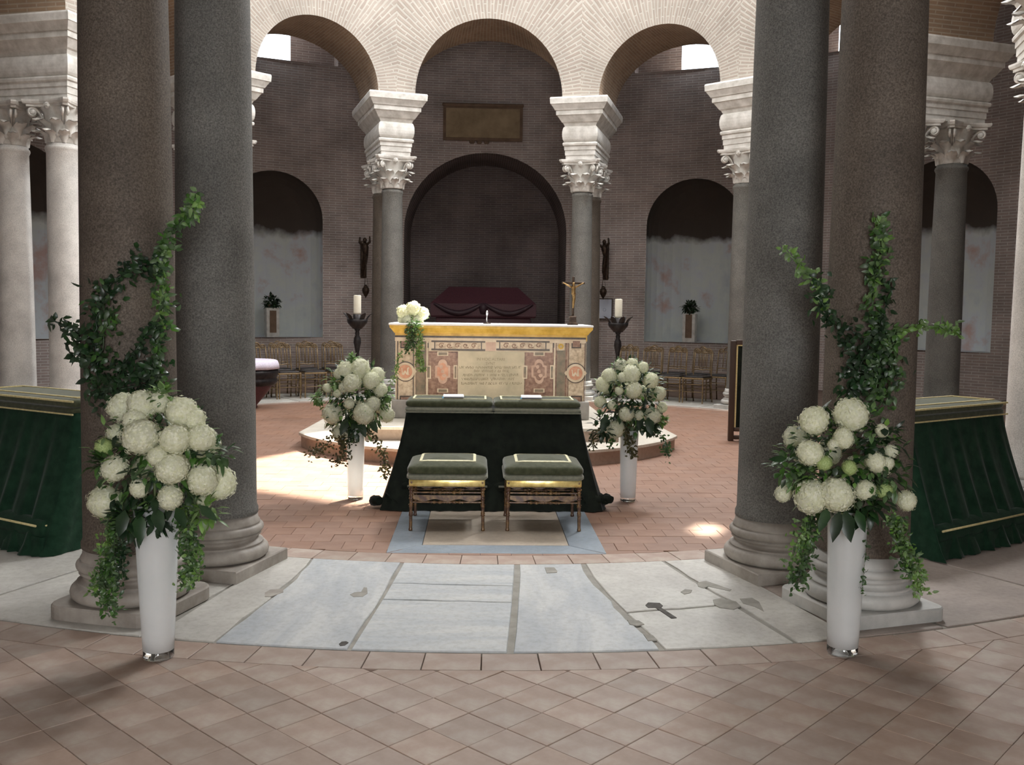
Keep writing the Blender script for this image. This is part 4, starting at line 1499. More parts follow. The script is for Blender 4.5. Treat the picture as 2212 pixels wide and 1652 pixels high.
# bunched velvet at the lower corners of the drape
for s in (-1, 1):
    mb = MB()
    rnd = random.Random(5+s)
    for j in range(7):
        x = s*(.80+.03*j % .12)
        pts = [(s*(.72+.035*j)+rnd.uniform(-.03, .03), -.38+rnd.uniform(-.08, .06), .035+rnd.uniform(0, .07)) for _ in range(3)]
        mb.tube(pts, [.03, .045, .028], 8)
    obj('drape_bunch', mb.mesh('drape_bunch', MT['velvet']), kn)
for s, nm in ((-1, 'left'), (1, 'right')):
    th = radians(33.0)
    r = 5.72
    kneeler(f'bottle green velvet draped kneeler between the columns at the {nm} edge of the photo', (s*r*sin(th), -r*cos(th), .0025), s*th, 1.22, False, .965, 'velvet_side', .020, 'velvet_seat', 'braid_gold', 17, .05, .42, .02)

# booklets on the arm cushions
for k, (u, nm) in enumerate(((980, 'left'), (1147, 'right'))):
    p = at(u, 855, -3.62)
    b = thing('booklet', f'white service booklet on the {nm} arm cushion of the draped kneeler', 'booklet', (p.x, -3.66, .8685), 0.03-.05*k, 'white service booklets')
    mb = MB(); mb.box(-.085, .085, -.10, .10, 0, .004); obj('page', mb.mesh('page', MT['paper']), b)
    mb = MB(); mb.box(-.083, .083, -.098, .098, .004, .009); obj('page', mb.mesh('page', MT['paper']), b)
    mb = MB(); mb.box(-.092, -.085, -.14, -.09, -.001, .006); mb.box(-.092, -.08, -.150, -.135, -.004, .003); obj('ribbon', mb.mesh('ribbon', MT['ribbon']), b)

# ------------------------------------------------------------------ stools
def turned(p0, p1, r, rings_at, n=12):
    """profile of a turned rod between two points: list of radii"""
    pts, rad = [], []
    p0, p1 = Vector(p0), Vector(p1)
    m = 60
    for i in range(m+1):
        t = i/m
        q = r
        for (c, w, h) in rings_at:
            d = abs(t-c)
            if d < w: q += h*cos(pi/2*d/w)
        pts.append(p0.lerp(p1, t)); rad.append(q)
    return pts, rad
def stool(label, x0, x1, yf, yb):
    t = thing('stool', label, 'stool', ((x0+x1)/2, (yf+yb)/2, .0025), 0, 'gilt stools with green velvet seats')
    w, d = (x1-x0)/2, (yb-yf)/2
    for sx in (-1, 1):
        for sy in (-1, 1):
            mb = MB()
            pts, rad = turned((sx*(w+.004), sy*(d+.004), 0), (sx*w*.99, sy*d*.99, .375), .0115,
                              [(.02, .03, .003), (.30, .012, .006), (.34, .012, .008), (.46, .012, .006), (.50, .014, .008), (.62, .014, .007), (.66, .012, .008), (.74, .012, .006), (.80, .03, .010), (.93, .09, .008)])
            mb.tube(pts, rad, 10)
            obj('leg', mb.mesh('leg', MT['gilt_wood']), t)
    for sy in (-1, 1):
        for z, r in ((.275, .007), (.205, .007)):
            mb = MB()
            pts, rad = turned((-w, sy*d, z), (w, sy*d, z), r, [(.28, .012, .006), (.32, .02, .007), (.40, .03, .007), (.46, .012, .006), (.5, .012, .006), (.54, .012, .006), (.60, .03, .007), (.68, .02, .007), (.72, .012, .006)])
            mb.tube(pts, rad, 8)
            obj('stretcher', mb.mesh('stretcher', MT['gilt_wood']), t)
        mb = MB()
        prof = [(-w, .265)]
        for i in range(25):
            q = i/24
            prof.append((-w+2*w*q, .240-.018*sin(pi*q*3)**2))
        prof += [(w, .265)]
        prof += [(-w+2*w*(1-i/24), .268) for i in range(25)]
        mb.plate([(p[0], p[1]-.012) for p in prof[1:]], sy*d-.006, sy*d+.006)
        obj('carved_apron', mb.mesh('carved_apron', MT['gilt_wood']), t)
    for sx in (-1, 1):
        for z in (.275, .205):
            mb = MB(); pts, rad = turned((sx*w, -d, z), (sx*w, d, z), .007, [(.4, .03, .006), (.5, .02, .006), (.6, .03, .006)]); mb.tube(pts, rad, 8)
            obj('stretcher', mb.mesh('stretcher', MT['gilt_wood']), t)
    mb = MB(); mb.rbox(-w-.016, w+.016, -d-.016, d+.016, .318, .372, .008, 2)
    obj('seat_rail', mb.mesh('seat_rail', MT['gilt']), t, label='gilded seat rail')
    sc_ = obj('seat_cushion', cushion(-w-.032, w+.032, -d-.030, d+.030, .405, .468, .045).mesh('seat_cushion', MT['velvet_seat']), t)
    obj('border_band', cushion(-w-.036, w+.036, -d-.034, d+.034, .368, .412, 0).mesh('border_band', MT['band']), sc_)
    mb = MB()
    def top(x, y):
        f = max(abs(x)/(w+.004), abs(y)/(d+.002))
        return .468+.045*(1-min(1, f)**2)+.001
    x_, y_ = w*.76, d*.70
    bw = .020
    def strip(p, q, nrm):
        a, b = Vector(p), Vector(q)
        R = []
        for i in range(9):
            c = a.lerp(b, i/8)
            e = Vector(nrm)*bw/2
            pts = []
            for sgn, dz in ((-1, -.006), (1, -.006), (1, .003), (-1, .003)):
                v = c+e*sgn
                pts.append((v.x, v.y, top(v.x, v.y)+dz))
            R.append(pts)
        mb.rings(R, True, True, False)
    strip((-x_, -y_, 0), (x_, -y_, 0), (0, 1, 0)); strip((-x_, y_, 0), (x_, y_, 0), (0, 1, 0))
    strip((-x_, -y_, 0), (-x_, y_, 0), (1, 0, 0)); strip((x_, -y_, 0), (x_, y_, 0), (1, 0, 0))
    obj('braid', mb.mesh('braid', MT['braid']), sc_)
    return t
stool('gilt stool with green velvet seat before the kneeler, the left one of the two', -.604, -.094, -4.76, -4.27)
stool('gilt stool with green velvet seat before the kneeler, the right one of the two', .088, .597, -4.76, -4.27)

# ------------------------------------------------------------------ things against the far wall
# porphyry sarcophagus in the middle niche
sa_ = thing('sarcophagus', 'dark red porphyry sarcophagus with garlanded lid in the middle niche', 'sarcophagus', (-.03, 11.15, 0))
mb = MB(); mb.rbox(-1.10, 1.10, -.55, .55, .28, 1.42, .02, 2); obj('chest', mb.mesh('chest', MT['porphyry']), sa_)
mb = MB(); mb.rbox(-1.2, 1.2, -.62, .62, 0, .28, .02, 2); obj('pedestal', mb.mesh('pedestal', MT['porphyry_dark']), sa_)
mb = MB()
mb.rings([rectring(-1.20, 1.20, -.60, .60, 1.42), rectring(-1.22, 1.22, -.62, .62, 1.46), rectring(-1.22, 1.22, -.62, .62, 1.74), rectring(-1.16, 1.16, -.56, .56, 1.80), rectring(-.81, .81, -.22, .22, 2.13)], True, True, False)
lid = obj('lid', mb.mesh('lid', MT['porphyry']), sa_)
for c in (-.58, .58):
    mb = MB()
    pts = [(c-.56+1.12*k/16, -.64, 1.74-.22*sin(pi*k/16)) for k in range(17)]
    mb.tube(pts, [.03+.035*sin(pi*k/16) for k in range(17)], 8)
    obj('garland', mb.mesh('garland', MT['porphyry_dark']), lid)
mb = MB(); mb.lathe([(.001, -.13), (.07, -.11), (.10, -.03), (.11, .05), (.07, .12), (.001, .14)], 12, (0, -.60, 1.62)); obj('mask', mb.mesh('mask', MT['porphyry_dark']), lid)

# stone tablet above it
tb = thing('wall_tablet', 'ochre inscribed stone tablet on the wall above the middle niche', 'tablet', (-.087, 11.16, 5.945))
mb = MB(); mb.box(-.93, .93, -.05, .06, -.40, .40); obj('frame', mb.mesh('frame', MT['tablet_frame']), tb)
mb = MB(); mb.box(-.86, .86, -.075, -.04, -.335, .335); obj('panel', mb.mesh('panel', MT['tablet']), tb)
for k in range(3):
    mb = MB()
    for sx in (-1, 0, 1):
        if (k == 0 and sx) or k == 1: pass
    mb.rbox(-.25+.17*k-.06, -.13+.17*k-.06, -.06, .0, -.47, -.39, .02, 1); obj('bracket', mb.mesh('bracket', MT['tablet_frame']), tb)
mb = MB(); mb.rbox(-.95, .95, -.085, .02, .385, .45, .02, 2); obj('top_moulding', mb.mesh('top_moulding', MT['tablet_frame']), tb)

# framed notice
p = atr(1306, 667, 11.13)
fa = atan2(p.x, p.y)
fn = thing('framed_notice', 'pale framed notice on the brick wall behind the right candelabrum', 'notice', (p.x, p.y, p.z), -fa)
mb = MB(); mb.box(-.185, .185, -.02, .05, -.245, .245); obj('frame', mb.mesh('frame', MT['dark_wood']), fn)
mb = MB(); mb.box(-.165, .165, -.026, -.015, -.222, .222); sh = obj('sheet', mb.mesh('sheet', MT['notice']), fn)
mb = MB(); mb.tube([(.035*cos(2*pi*k/20), -.027, -.02+.035*sin(2*pi*k/20)) for k in range(21)], .006, 5); obj('printed_ring', mb.mesh('printed_ring', MT['notice_mark']), sh)

# bronze hanging lamps on tall brackets either side of the middle niche
for u, v, nm in ((790, 628, 'left'), (1303, 631, 'right')):
    p = atr(u, v, 10.80)
    a = atan2(p.x, p.y)
    t = thing('hanging_lamp', f'dark bronze hanging lamp on a wall bracket {nm} of the middle niche', 'lamp', (p.x, p.y, p.z), -a, 'bronze hanging lamps')
    mb = MB()
    mb.lathe([(.006, -.17), (.010, -.14), (.03, -.12), (.075, -.04), (.085, .02), (.070, .07), (.045, .085), (.05, .10), (.030, .12), (.030, .14)], 16)
    obj('bowl', mb.mesh('bowl', MT['bronze']), t)
    mb = MB()
    for k in range(3):
        q = 2*pi*k/3
        mb.tube([(.06*cos(q), .06*sin(q), .08), (.01*cos(q), .01*sin(q), .36)], .004, 5)
    obj('chain', mb.mesh('chain', MT['bronze']), t)
    mb = MB()
    # winged-figure bracket: slim body bending out of the wall, two raised arms
    mb.tube([(-.02, .36, .34), (-.03, .30, .48), (.0, .22, .66), (.02, .16, .84), (.0, .12, 1.00), (-.01, .10, 1.10)], [.03, .05, .065, .06, .085, .04], 8)
    mb.tube([(-.01, .10, 1.10), (-.01, .09, 1.17), (-.01, .09, 1.21)], [.03, .048, .02], 8)
    mb.tube([(.0, .10, 1.02), (.10, .06, 1.12), (.09, .03, 1.24)], [.03, .028, .02], 6)
    mb.tube([(-.04, .10, 1.02), (-.13, .10, 1.10), (-.12, .10, 1.22)], [.03, .028, .02], 6)
    mb.tube([(.0, .13, .84), (.02, .0, .80), (.0, -.02, .60), (0, 0, .36)], [.02, .015, .010, .008], 6)
    obj('bracket', mb.mesh('bracket', MT['bronze']), t)
    mb = MB(); mb.rbox(-.07, .07, .36, .41, .30, 1.15, .02, 2); obj('wall_plate', mb.mesh('wall_plate', MT['bronze']), t)

# planted pedestals standing in the side niches
def leaf_blob(mb, c, r, n, L, rnd, flat=1.0):
    for _ in range(n):
        d = Vector((rnd.gauss(0, 1), rnd.gauss(0, 1), rnd.gauss(0, 1)*flat)).normalized()
        q = Vector(c)+d*r*rnd.uniform(.35, 1.0)
        mb.leaf(q, d+Vector((rnd.gauss(0, .5), rnd.gauss(0, .5), rnd.gauss(0, .5))), (0, 0, 1), L*rnd.uniform(.7, 1.3), L*.55)
for u, v, nm, k in ((587, 700, 'left', 0), (1490, 707, 'right', 1)):
    p = atr(u, v, 11.42)
    a = atan2(p.x, p.y)
    t = thing('pedestal', f'narrow white pedestal with brown inset standing in the {nm} wall niche', 'pedestal', (p.x, p.y, .92), -a, 'white pedestals in the side niches')
    H_ = .66
    mb = MB(); mb.rbox(-.145, .145, -.13, .13, 0, H_, .01, 2); obj('body', mb.mesh('body', MT['marble_white']), t)
    mb = MB(); mb.box(-.075, .075, -.138, -.12, .10, H_-.06 if not k else H_-.02); obj('inset_panel', mb.mesh('inset_panel', MT['tablet_frame']), t)
    pp = thing('potted_fern', f'dark bushy fern on top of the white pedestal in the {nm} niche', 'plant', (p.x, p.y, .92+H_), -a, 'ferns on the pedestals')
    mb = MB(); mb.lathe([(.07, 0), (.09, .06), (.10, .07), (.085, .075)], 14); obj('pot', mb.mesh('pot', MT['tablet_frame']), pp)
    mb = MB(); leaf_blob(mb, (0, 0, .12), .17, 220, .10, random.Random(k+4), .7)
    tag(obj('foliage', mb.mesh('foliage', MT['leaf_dark']), pp), kind='stuff')

# ------------------------------------------------------------------ candelabra
def candelabrum(p, nm, leaves):
    t = thing('candelabrum', f'black wrought iron candelabrum with leafy bowl, {nm} of the altar', 'candelabrum', (p.x, p.y, 0.001), 0, 'iron candelabra beside the altar')
    mb = MB(); mb.lathe([(.03, .05), (.035, .10), (.022, .14), (.018, .50), (.028, .56), (.018, .62), (.020, .80), (.026, .95), (.040, 1.03), (.055, 1.10), (.050, 1.16), (.028, 1.20), (.034, 1.23), (.026, 1.26), (.06, 1.31)], 14)
    obj('stem', mb.mesh('stem', MT['iron']), t)
    for k in range(3):
        a = 2*pi*k/3+.5
        mb = MB(); mb.tube([(.02*cos(a), .02*sin(a), .12), (.12*cos(a), .12*sin(a), .14), (.20*cos(a), .20*sin(a), .07), (.25*cos(a), .25*sin(a), .015)], [.02, .018, .016, .020], 8)
        obj('foot', mb.mesh('foot', MT['iron']), t)
    mb = MB(); mb.lathe([(.03, 1.28), (.09, 1.32), (.14, 1.38), (.15, 1.43), (.135, 1.43), (.08, 1.34), (.02, 1.33)], 18)
    bw = obj('bowl', mb.mesh('bowl', MT['iron']), t)
    for k in range(leaves):
        a = 2*pi*(k+.25)/leaves
        rows = []
        for i in range(6):
            q = i/5
            r = .08+.115*q+.03*(q**3)
            z = 1.30+.23*q-.05*max(0, q-.8)*5*.3
            hw = (.075*(1-q)+.03)*(1 if i % 2 == 0 else .75)
            rows.append([((r-.015*abs(s))*cos(a+s*hw/r), (r-.015*abs(s))*sin(a+s*hw/r), z+(.012 if s == 0 else 0)) for s in (-1, -.5, 0, .5, 1)])
        mb = MB(); mb.rings(rows, False, False, True, close=False)
        mb.rings([[(x*.965, y*.965, z-.004) for x, y, z in r] for r in rows[::-1]], False, False, True, close=False)
        obj('iron_leaf', mb.mesh('iron_leaf', MT['iron']), bw)
    mb = MB(); mb.lathe([(.058, 1.345), (.060, 1.36), (.060, 1.50)], 16); obj('candle_cup', mb.mesh('candle_cup', MT['iron']), t)
    cd_ = thing('pillar_candle', f'thick ivory pillar candle in the candelabrum {nm} of the altar', 'candle', (p.x, p.y, 1.501), 0, 'pillar candles')
    mb = MB(); mb.lathe([(.054, 0), (.0545, .03), (.054, .26), (.050, .272), (.03, .268), (.004, .262)], 20); obj('wax', mb.mesh('wax', MT['wax']), cd_)
    mb = MB(); mb.tube([(0, 0, .26), (.002, 0, .285)], .003, 5); obj('wick', mb.mesh('wick', MT['wick']), cd_)
candelabrum(Vector((-1.87, 2.2, 0)), 'left', 5)
candelabrum(Vector((1.878, 2.2, 0)), 'right', 8)

# ------------------------------------------------------------------ gilt chairs
def chair_parts():
    W_, D_, SH, BH = .19, .19, .45, .96
    L = []
    def add(nm, mb, mat): L.append((nm, mb.mesh(nm, MT[mat])))
    for s in (-1, 1):
        mb = MB(); pts, rad = turned((s*W_, D_, 0), (s*W_, D_, SH-.02), .011, [(.9, .05, .004), (.82, .02, .005), (.5, .02, .004)]); mb.tube(pts[::3], rad[::3], 7); add('leg', mb, 'chair_gold')
        mb = MB(); mb.tube([(s*(W_-.01), -D_-.05, 0), (s*(W_-.015), -D_, .30), (s*(W_-.015), -D_, SH), (s*(W_-.02), -D_-.03, .70), (s*(W_-.022), -D_-.06, BH-.06)], [.011, .012, .012, .011, .010], 7); add('leg', mb, 'chair_gold')
    for z in (.17, .30):
        for s in (-1, 1):
            mb = MB(); mb.tube([(s*W_, D_, z+.02), (s*(W_-.012), -D_, z+.02)], .006, 6); add('stretcher', mb, 'chair_gold')
    for y, z in ((D_, .20), (D_, .33), (-D_, .24)):
        mb = MB(); mb.tube([(-W_, y, z), (W_, y, z)], .006, 6); add('stretcher', mb, 'chair_gold')
    mb = MB(); mb.rbox(-W_-.015, W_+.015, -D_-.01, D_+.015, SH-.03, SH, .008, 2); add('seat_frame', mb, 'chair_gold')
    mb = cushion(-W_-.005, W_+.005, -D_, D_+.005, SH, SH+.03, .012); add('seat_pad', mb, 'chair_seat')
    yb = -D_-.06
    for c, r, z in ((-.118, .046, BH-.075), (0, .062, BH-.058), (.118, .046, BH-.075)):
        mb = MB(); mb.tube([(c+r*cos(pi-pi*k/10), yb, z+r*sin(pi-pi*k/10)) for k in range(11)], .010, 6)
        mb.tube([(c+r*.55*cos(2*pi*k/10), yb, z-.004+r*.55*sin(2*pi*k/10)) for k in range(11)], .006, 5)
        add('crest_arch', mb, 'chair_gold')
    mb = MB(); mb.tube([(-W_+.022, yb, BH-.08), (W_-.022, yb, BH-.08)], .009, 6); add('top_rail', mb, 'chair_gold')
    mb = MB(); mb.tube([(-W_+.018, -D_-.012, .57+.0), (-.09, -D_-.014, .585), (0, -D_-.014, .57), (.09, -D_-.014, .585), (W_-.018, -D_-.012, .57)], .009, 6); add('lower_rail', mb, 'chair_gold')
    for x in (-.065, 0.0, .065):
        mb = MB(); mb.tube([(x, -D_-.015, .575), (x, -D_-.04, .74), (x, yb, BH-.08)], [.006, .009, .006], 6); add('spindle', mb, 'chair_gold')
    return L
CH = chair_parts()
def chair(label, x, y, rz, group):
    t = thing('chair', label, 'chair', (x, y, .0045 if hypot(x, y) < 7.2 else .001), rz, group)
    for nm, me in CH:
        obj(nm, me, t)
    return t
ordn = ['first', 'second', 'third', 'fourth', 'fifth']
for k, d in enumerate((-37.6, -33.6, -29.2, -24.9)):
    q = P(6.33, d, 0)
    chair(f'gilt arched-back chair, {ordn[k]} from left in the front row left of the altar', q.x, q.y, pi-radians(d)+random.uniform(-.06, .06), 'gilt chairs left of the altar')
for k, d in enumerate((-36.0, -32.0, -27.9, -24.0)):
    q = P(6.98, d, 0)
    chair(f'gilt dark-seated chair, {ordn[k]} from left in the back row left of the altar', q.x, q.y, pi-radians(d)+random.uniform(-.06, .06), 'gilt chairs left of the altar')
for k, d in enumerate((23.5, 27.6, 31.7, 35.8)):
    q = P(6.42, d, 0)
    chair(f'dim gilt chair, {ordn[k]} from left in the front row right of the altar', q.x, q.y, pi-radians(d)+random.uniform(-.06, .06), 'gilt chairs right of the altar')
for k, d in enumerate((22.5, 26.2, 29.9, 33.6, 37.3)):
    q = P(7.05, d, 0)
    chair(f'dim gilt chair, {ordn[k]} from left in the back row right of the altar', q.x, q.y, pi-radians(d)+random.uniform(-.06, .06), 'gilt chairs right of the altar')
chair('gilt chair glimpsed between the two pale columns on the left', -7.12, 2.95, -1.9, 'gilt chairs in the aisles')
for k, (x, y) in enumerate(((7.05, .75), (7.50, .95), (7.28, .25))):
    chair(('gilt chair behind the right green kneeler, nearest the dim column', 'gilt chair behind the right green kneeler, standing at the back', 'gilt chair behind the right green kneeler, nearest the photo edge')[k], x, y, 1.7+.1*k, 'gilt chairs in the aisles')

# ------------------------------------------------------------------ porphyry basin with a lace cloth
bs_ = thing('stone_basin', 'dark red stone basin with a black rim beside the left foreground column', 'basin', (-3.78, 3.52, .001))
mb = MB(); mb.lathe([(.16, 0), (.18, .02), (.17, .05), (.26, .16), (.36, .28), (.41, .36), (.40, .38)], 36); obj('bowl', mb.mesh('bowl', MT['porphyry']), bs_)
mb = MB(); mb.lathe([(.40, .36), (.47, .39), (.485, .42), (.485, .46), (.47, .48), (.485, .50), (.50, .56), (.50, .60), (.48, .61)], 36); obj('rim', mb.mesh('rim', MT['iron']), bs_)
mb = MB()
rr = [[(r*(1+(.012*sin(9*a) if i > 1 else 0))*cos(a), r*(1+(.012*sin(9*a) if i > 1 else 0))*sin(a), z) for a in [2*pi*k/54 for k in range(54)]] for i, (r, z) in enumerate(((.02, .762), (.46, .762), (.485, .75), (.505, .70), (.515, .625), (.507, .625), (.47, .745)))]
mb.rings(rr[::-1], False, True, True)
mb.box(-.40, .40, -.25, .25, .615, .74)
lc = obj('lace_cloth', mb.mesh('lace_cloth', MT['lace']), None, (-3.78, 3.52, .001))
tag(lc, 'lilac lace cloth covering the dark red stone basin', 'tablecloth')

# ------------------------------------------------------------------ framed velvet screen on the right
sx0 = at(1572, 940, .2).x
sn = thing('standing_screen', 'tall dark wooden screen with green velvet panel beside the right foreground column', 'screen', (sx0, .2, .001), -.12)
for x in (.035, .90):
    mb = MB(); mb.rbox(x-.035, x+.035, -.03, .03, .0, 1.25, .008, 2); obj('post', mb.mesh('post', MT['dark_wood']), sn)
for z0, z1 in ((1.20, 1.26), (.12, .17), (.02, .07)):
    mb = MB(); mb.rbox(.07, .865, -.022, .022, z0, z1, .006, 2); obj('rail', mb.mesh('rail', MT['dark_wood']), sn)
mb = MB(); mb.box(.07, .865, -.012, .012, .17, 1.20); obj('velvet_panel', mb.mesh('velvet_panel', MT['velvet']), sn)
for x in (.082, .853):
    mb = MB(); mb.box(x-.010, x+.010, -.018, -.010, .17, 1.20); obj('gilt_bead', mb.mesh('gilt_bead', MT['braid_gold']), sn)
mb = MB(); mb.box(.07, .865, -.018, -.010, 1.185, 1.20); obj('gilt_bead', mb.mesh('gilt_bead', MT['braid_gold']), sn)

# ------------------------------------------------------------------ vases and flowers
def head_mesh(seed, mat):
    """hydrangea head: a dome of four-petalled florets, radius 1"""
    rnd = random.Random(seed)
    mb = MB()
    mb.lathe([(.05, -.84), (.47, -.72), (.78, -.36), (.865, 0), (.78, .38), (.47, .74), (.05, .86)], 16)
    N = 210
    for i in range(N):
        y = 1-2*(i+.5)/N
        r = sqrt(1-y*y)
        a = i*2.399963+rnd.uniform(-.12, .12)
        n_ = Vector((r*cos(a), r*sin(a), y))
        lump = 1+.10*sin(6*n_.x+seed)*cos(5*n_.z+seed*2)*cos(4*n_.y)+rnd.uniform(-.07, .07)
        c = n_*.90*lump
        u = n_.orthogonal().normalized()
        w = n_.cross(u)
        ph = rnd.uniform(0, 1.57)
        S = .118*rnd.uniform(.85, 1.2)
        vs = [c+n_*.015]
        fs = []
        for k in range(4):
            t = ph+k*pi/2
            d = u*cos(t)+w*sin(t)
            e = u*cos(t+pi/2)+w*sin(t+pi/2)
            b = len(vs)
            tilt = n_*rnd.uniform(-.05, .03)
            vs += [c+(d*.6+e*.52)*S+tilt, c+d*S*1.15+tilt*1.2, c+(d*.6-e*.52)*S+tilt]
            fs += [(0, b+2, b+1), (0, b+1, b)]
        mb.add(vs, fs, False)
    return mb.mesh('hydrangea', MT[mat])
HEADS = [head_mesh(3, 'petal'), head_mesh(8, 'petal'), head_mesh(14, 'petal')]
HEAD_G = head_mesh(21, 'petal_green')

def vine_mesh(pts, L, per, rnd, mat, spread=.03, stem=.0025):
    """a leafy strand along a polyline"""
    pts = [Vector(q) for q in pts]
    mb = MB()
    fine = []
    for i in range(len(pts)-1):
        for k in range(6):
            fine.append(pts[i].lerp(pts[i+1], k/6)+Vector((rnd.gauss(0, .004), rnd.gauss(0, .004), 0)))
    fine.append(pts[-1])
    mb.tube(fine, stem, 4)
    tot = sum((fine[i+1]-fine[i]).length for i in range(len(fine)-1))
    n_ = max(6, int(tot*per))
    for _ in range(n_):
        f = rnd.uniform(0, len(fine)-1.001)
        i = int(f)
        q = fine[i].lerp(fine[i+1], f-i)+Vector((rnd.gauss(0, spread), rnd.gauss(0, spread), rnd.gauss(0, spread)))
        d = Vector((rnd.gauss(0, 1), rnd.gauss(0, 1)-.3, rnd.gauss(-.2, .8)))
        mb.leaf(q, d, (rnd.gauss(0, .5), -1, rnd.gauss(0, .6)), L*rnd.uniform(.6, 1.25), L*rnd.uniform(.42, .6))
    return mb.mesh('trailing_vine', MT[mat])

def vase(label, x, y, r0, r1, h, group='tall white glass vases'):
    t = thing('vase', label, 'vase', (x, y, .001), 0, group)
    mb = MB(); mb.lathe([(r0*.97, 0), (r0*1.0, .006), (r0*1.0, .034), (r0*.98, .036)], 32); obj('glass_base', mb.mesh('glass_base', MT['glass']), t, label='clear glass base')
    mb = MB(); mb.lathe([(r0*.985, .036)]+[(r0+(r1-r0)*(k/10)**.9, .036+(h-.036)*k/10) for k in range(11)]+[(r1*.93, h), (r1*.90, h-.06)], 36); obj('body', mb.mesh('body', MT['vase_white']), t)
    return t

def bouquet(label, x, y, ztop, heads, cu, cv, ru, rv, ry, nleaf, Lf, vines, sprays, bigs, seed, light=60, back=5):
    rnd = random.Random(seed)
    t = thing('flower_arrangement', label, 'flowers', (x, y, ztop), 0, 'white hydrangea arrangements')
    base = Vector((x, y, ztop))
    dep = (Vector((x, y, 1.0))-EYE).dot(FW)
    k = dep/FPX
    for i, hd in enumerate(heads):
        u, v, r = hd[:3]
        q = max(0.0, 1-((u-cu)/ru)**2-((v-cv)/rv)**2)
        Y = y-ry*sqrt(q)*.9
        p = at(u, v, Y)-base
        me = HEAD_G if len(hd) > 3 else HEADS[i % 3]
        o = obj('hydrangea', me, t, p, (rnd.uniform(0, 6), rnd.uniform(0, 6), rnd.uniform(0, 6)))
        s = r*k*1.02
        o.scale = (s, s, s*.92)
    C = at(cu, cv, y)-base
    for i in range(back):
        a = pi*(i+.5)/back
        p = C+Vector((cos(a)*ru*k*.75, sin(a)*ry*.8, rnd.uniform(-.5, .6)*rv*k))
        o = obj('hydrangea', HEADS[i % 3], t, p, (rnd.uniform(0, 6), rnd.uniform(0, 6), 0))
        s = rnd.uniform(.06, .08)
        o.scale = (s, s, s)
    for nm, cnt, mat, LL in (('foliage', nleaf, 'leaf', Lf), ('foliage', nleaf//2, 'leaf_dark', Lf*1.2), ('foliage', light, 'leaf_light', Lf*.9)):
        mb = MB()
        for _ in range(cnt):
            d = Vector((rnd.gauss(0, 1), rnd.gauss(0, 1), rnd.gauss(0, 1))).normalized()
            rad = rnd.uniform(.45, .98) if mat != 'leaf_light' else rnd.uniform(.75, 1.05)
            q = C+Vector((d.x*ru*k, d.y*ry, d.z*rv*k))*rad
            mb.leaf(q, d+Vector((rnd.gauss(0, .6), rnd.gauss(0, .6), rnd.gauss(-.2, .6))), (0, 0, 1), LL*rnd.uniform(.6, 1.3), LL*rnd.uniform(.35, .6))
        for (u, v, r, m) in sprays:
            if m != mat: continue
            c2 = at(u, v, y-ry*.4)-base
            leaf_blob(mb, c2, r*k, 46, LL, rnd)
        tag(obj(nm, mb.mesh(nm, MT[mat]), t), kind='stuff')
    mb = MB()
    for a in range(9):
        b = 2*pi*a/9
        mb.tube([(.03*cos(b), .03*sin(b), -.12), (.05*cos(b), .05*sin(b), .02), tuple(C*.6+Vector((.1*cos(b), .1*sin(b), 0)))], .006, 5)
    obj('stems', mb.mesh('stems', MT['stem']), t)
    for (pl_, L, per, mat, sp, dy) in vines:
        pts = [at(u, v, y+dy)-base for u, v in pl_]
        tag(obj('trailing_vine', vine_mesh(pts, L, per, rnd, mat, sp), t), kind='stuff')
    for (u0, v0, u1, v1, w) in bigs:
        a, b = at(u0, v0, y-ry*.7)-base, at(u1, v1, y-ry*.95)-base
        mb = MB()
        d = b-a
        mb.leaf((0, 0, 0), d, (0, -1, .2), d.length, w, .06)
        obj('leaf', mb.mesh('leaf', MT['leaf_dark']), t, a)
    return t

vx, vy = atz(341, 1420).x, -7.25
vase('tall white vase standing on the tiles in front of the left ivy column', vx, vy, .067, .098, .70)
bouquet('large white hydrangea arrangement in the near vase by the left ivy column', vx, vy, .70,
        [(265, 880, 36), (308, 874, 36), (292, 908, 28), (345, 868, 26), (392, 890, 36), (305, 943, 44), (378, 948, 36), (434, 945, 34), (420, 905, 26), (372, 1012, 38), (340, 985, 24), (247, 1012, 32), (228, 1085, 42), (368, 1074, 31), (438, 1035, 38), (473, 1042, 40), (224, 965, 21, 1), (300, 1055, 22), (440, 1085, 18)],
        345, 985, 135, 130, .22, 420, .055,
        [([(262, 1100), (250, 1160), (232, 1230), (228, 1280), (238, 1318)], .030, 900, 'leaf', .020, -.05), ([(245, 1110), (232, 1180), (215, 1240), (208, 1280)], .028, 700, 'leaf_light', .016, -.03),
         ([(255, 1110), (262, 1190), (250, 1270)], .030, 600, 'leaf_dark', .020, -.02),
         ([(400, 1100), (405, 1160), (412, 1210), (405, 1258)], .030, 1100, 'leaf', .022, -.04), ([(420, 1090), (412, 1150), (425, 1220), (395, 1262)], .028, 600, 'leaf_light', .018, -.05)],
        [(468, 975, 32, 'leaf'), (350, 855, 16, 'leaf_light'), (225, 1000, 26, 'leaf'), (445, 1105, 30, 'leaf_light'), (280, 1120, 40, 'leaf_dark'), (330, 1110, 34, 'leaf_dark')],
        [(300, 1105, 302, 1178, .06), (335, 1095, 348, 1150, .06), (270, 1100, 255, 1160, .06), (430, 1090, 468, 1125, .04), (380, 1095, 400, 1140, .05)], 11, 90)
vx, vy = atz(1818, 1408).x, -7.19
vase('tall white vase standing on the tiles in front of the right ivy column', vx, vy, .070, .090, .68)
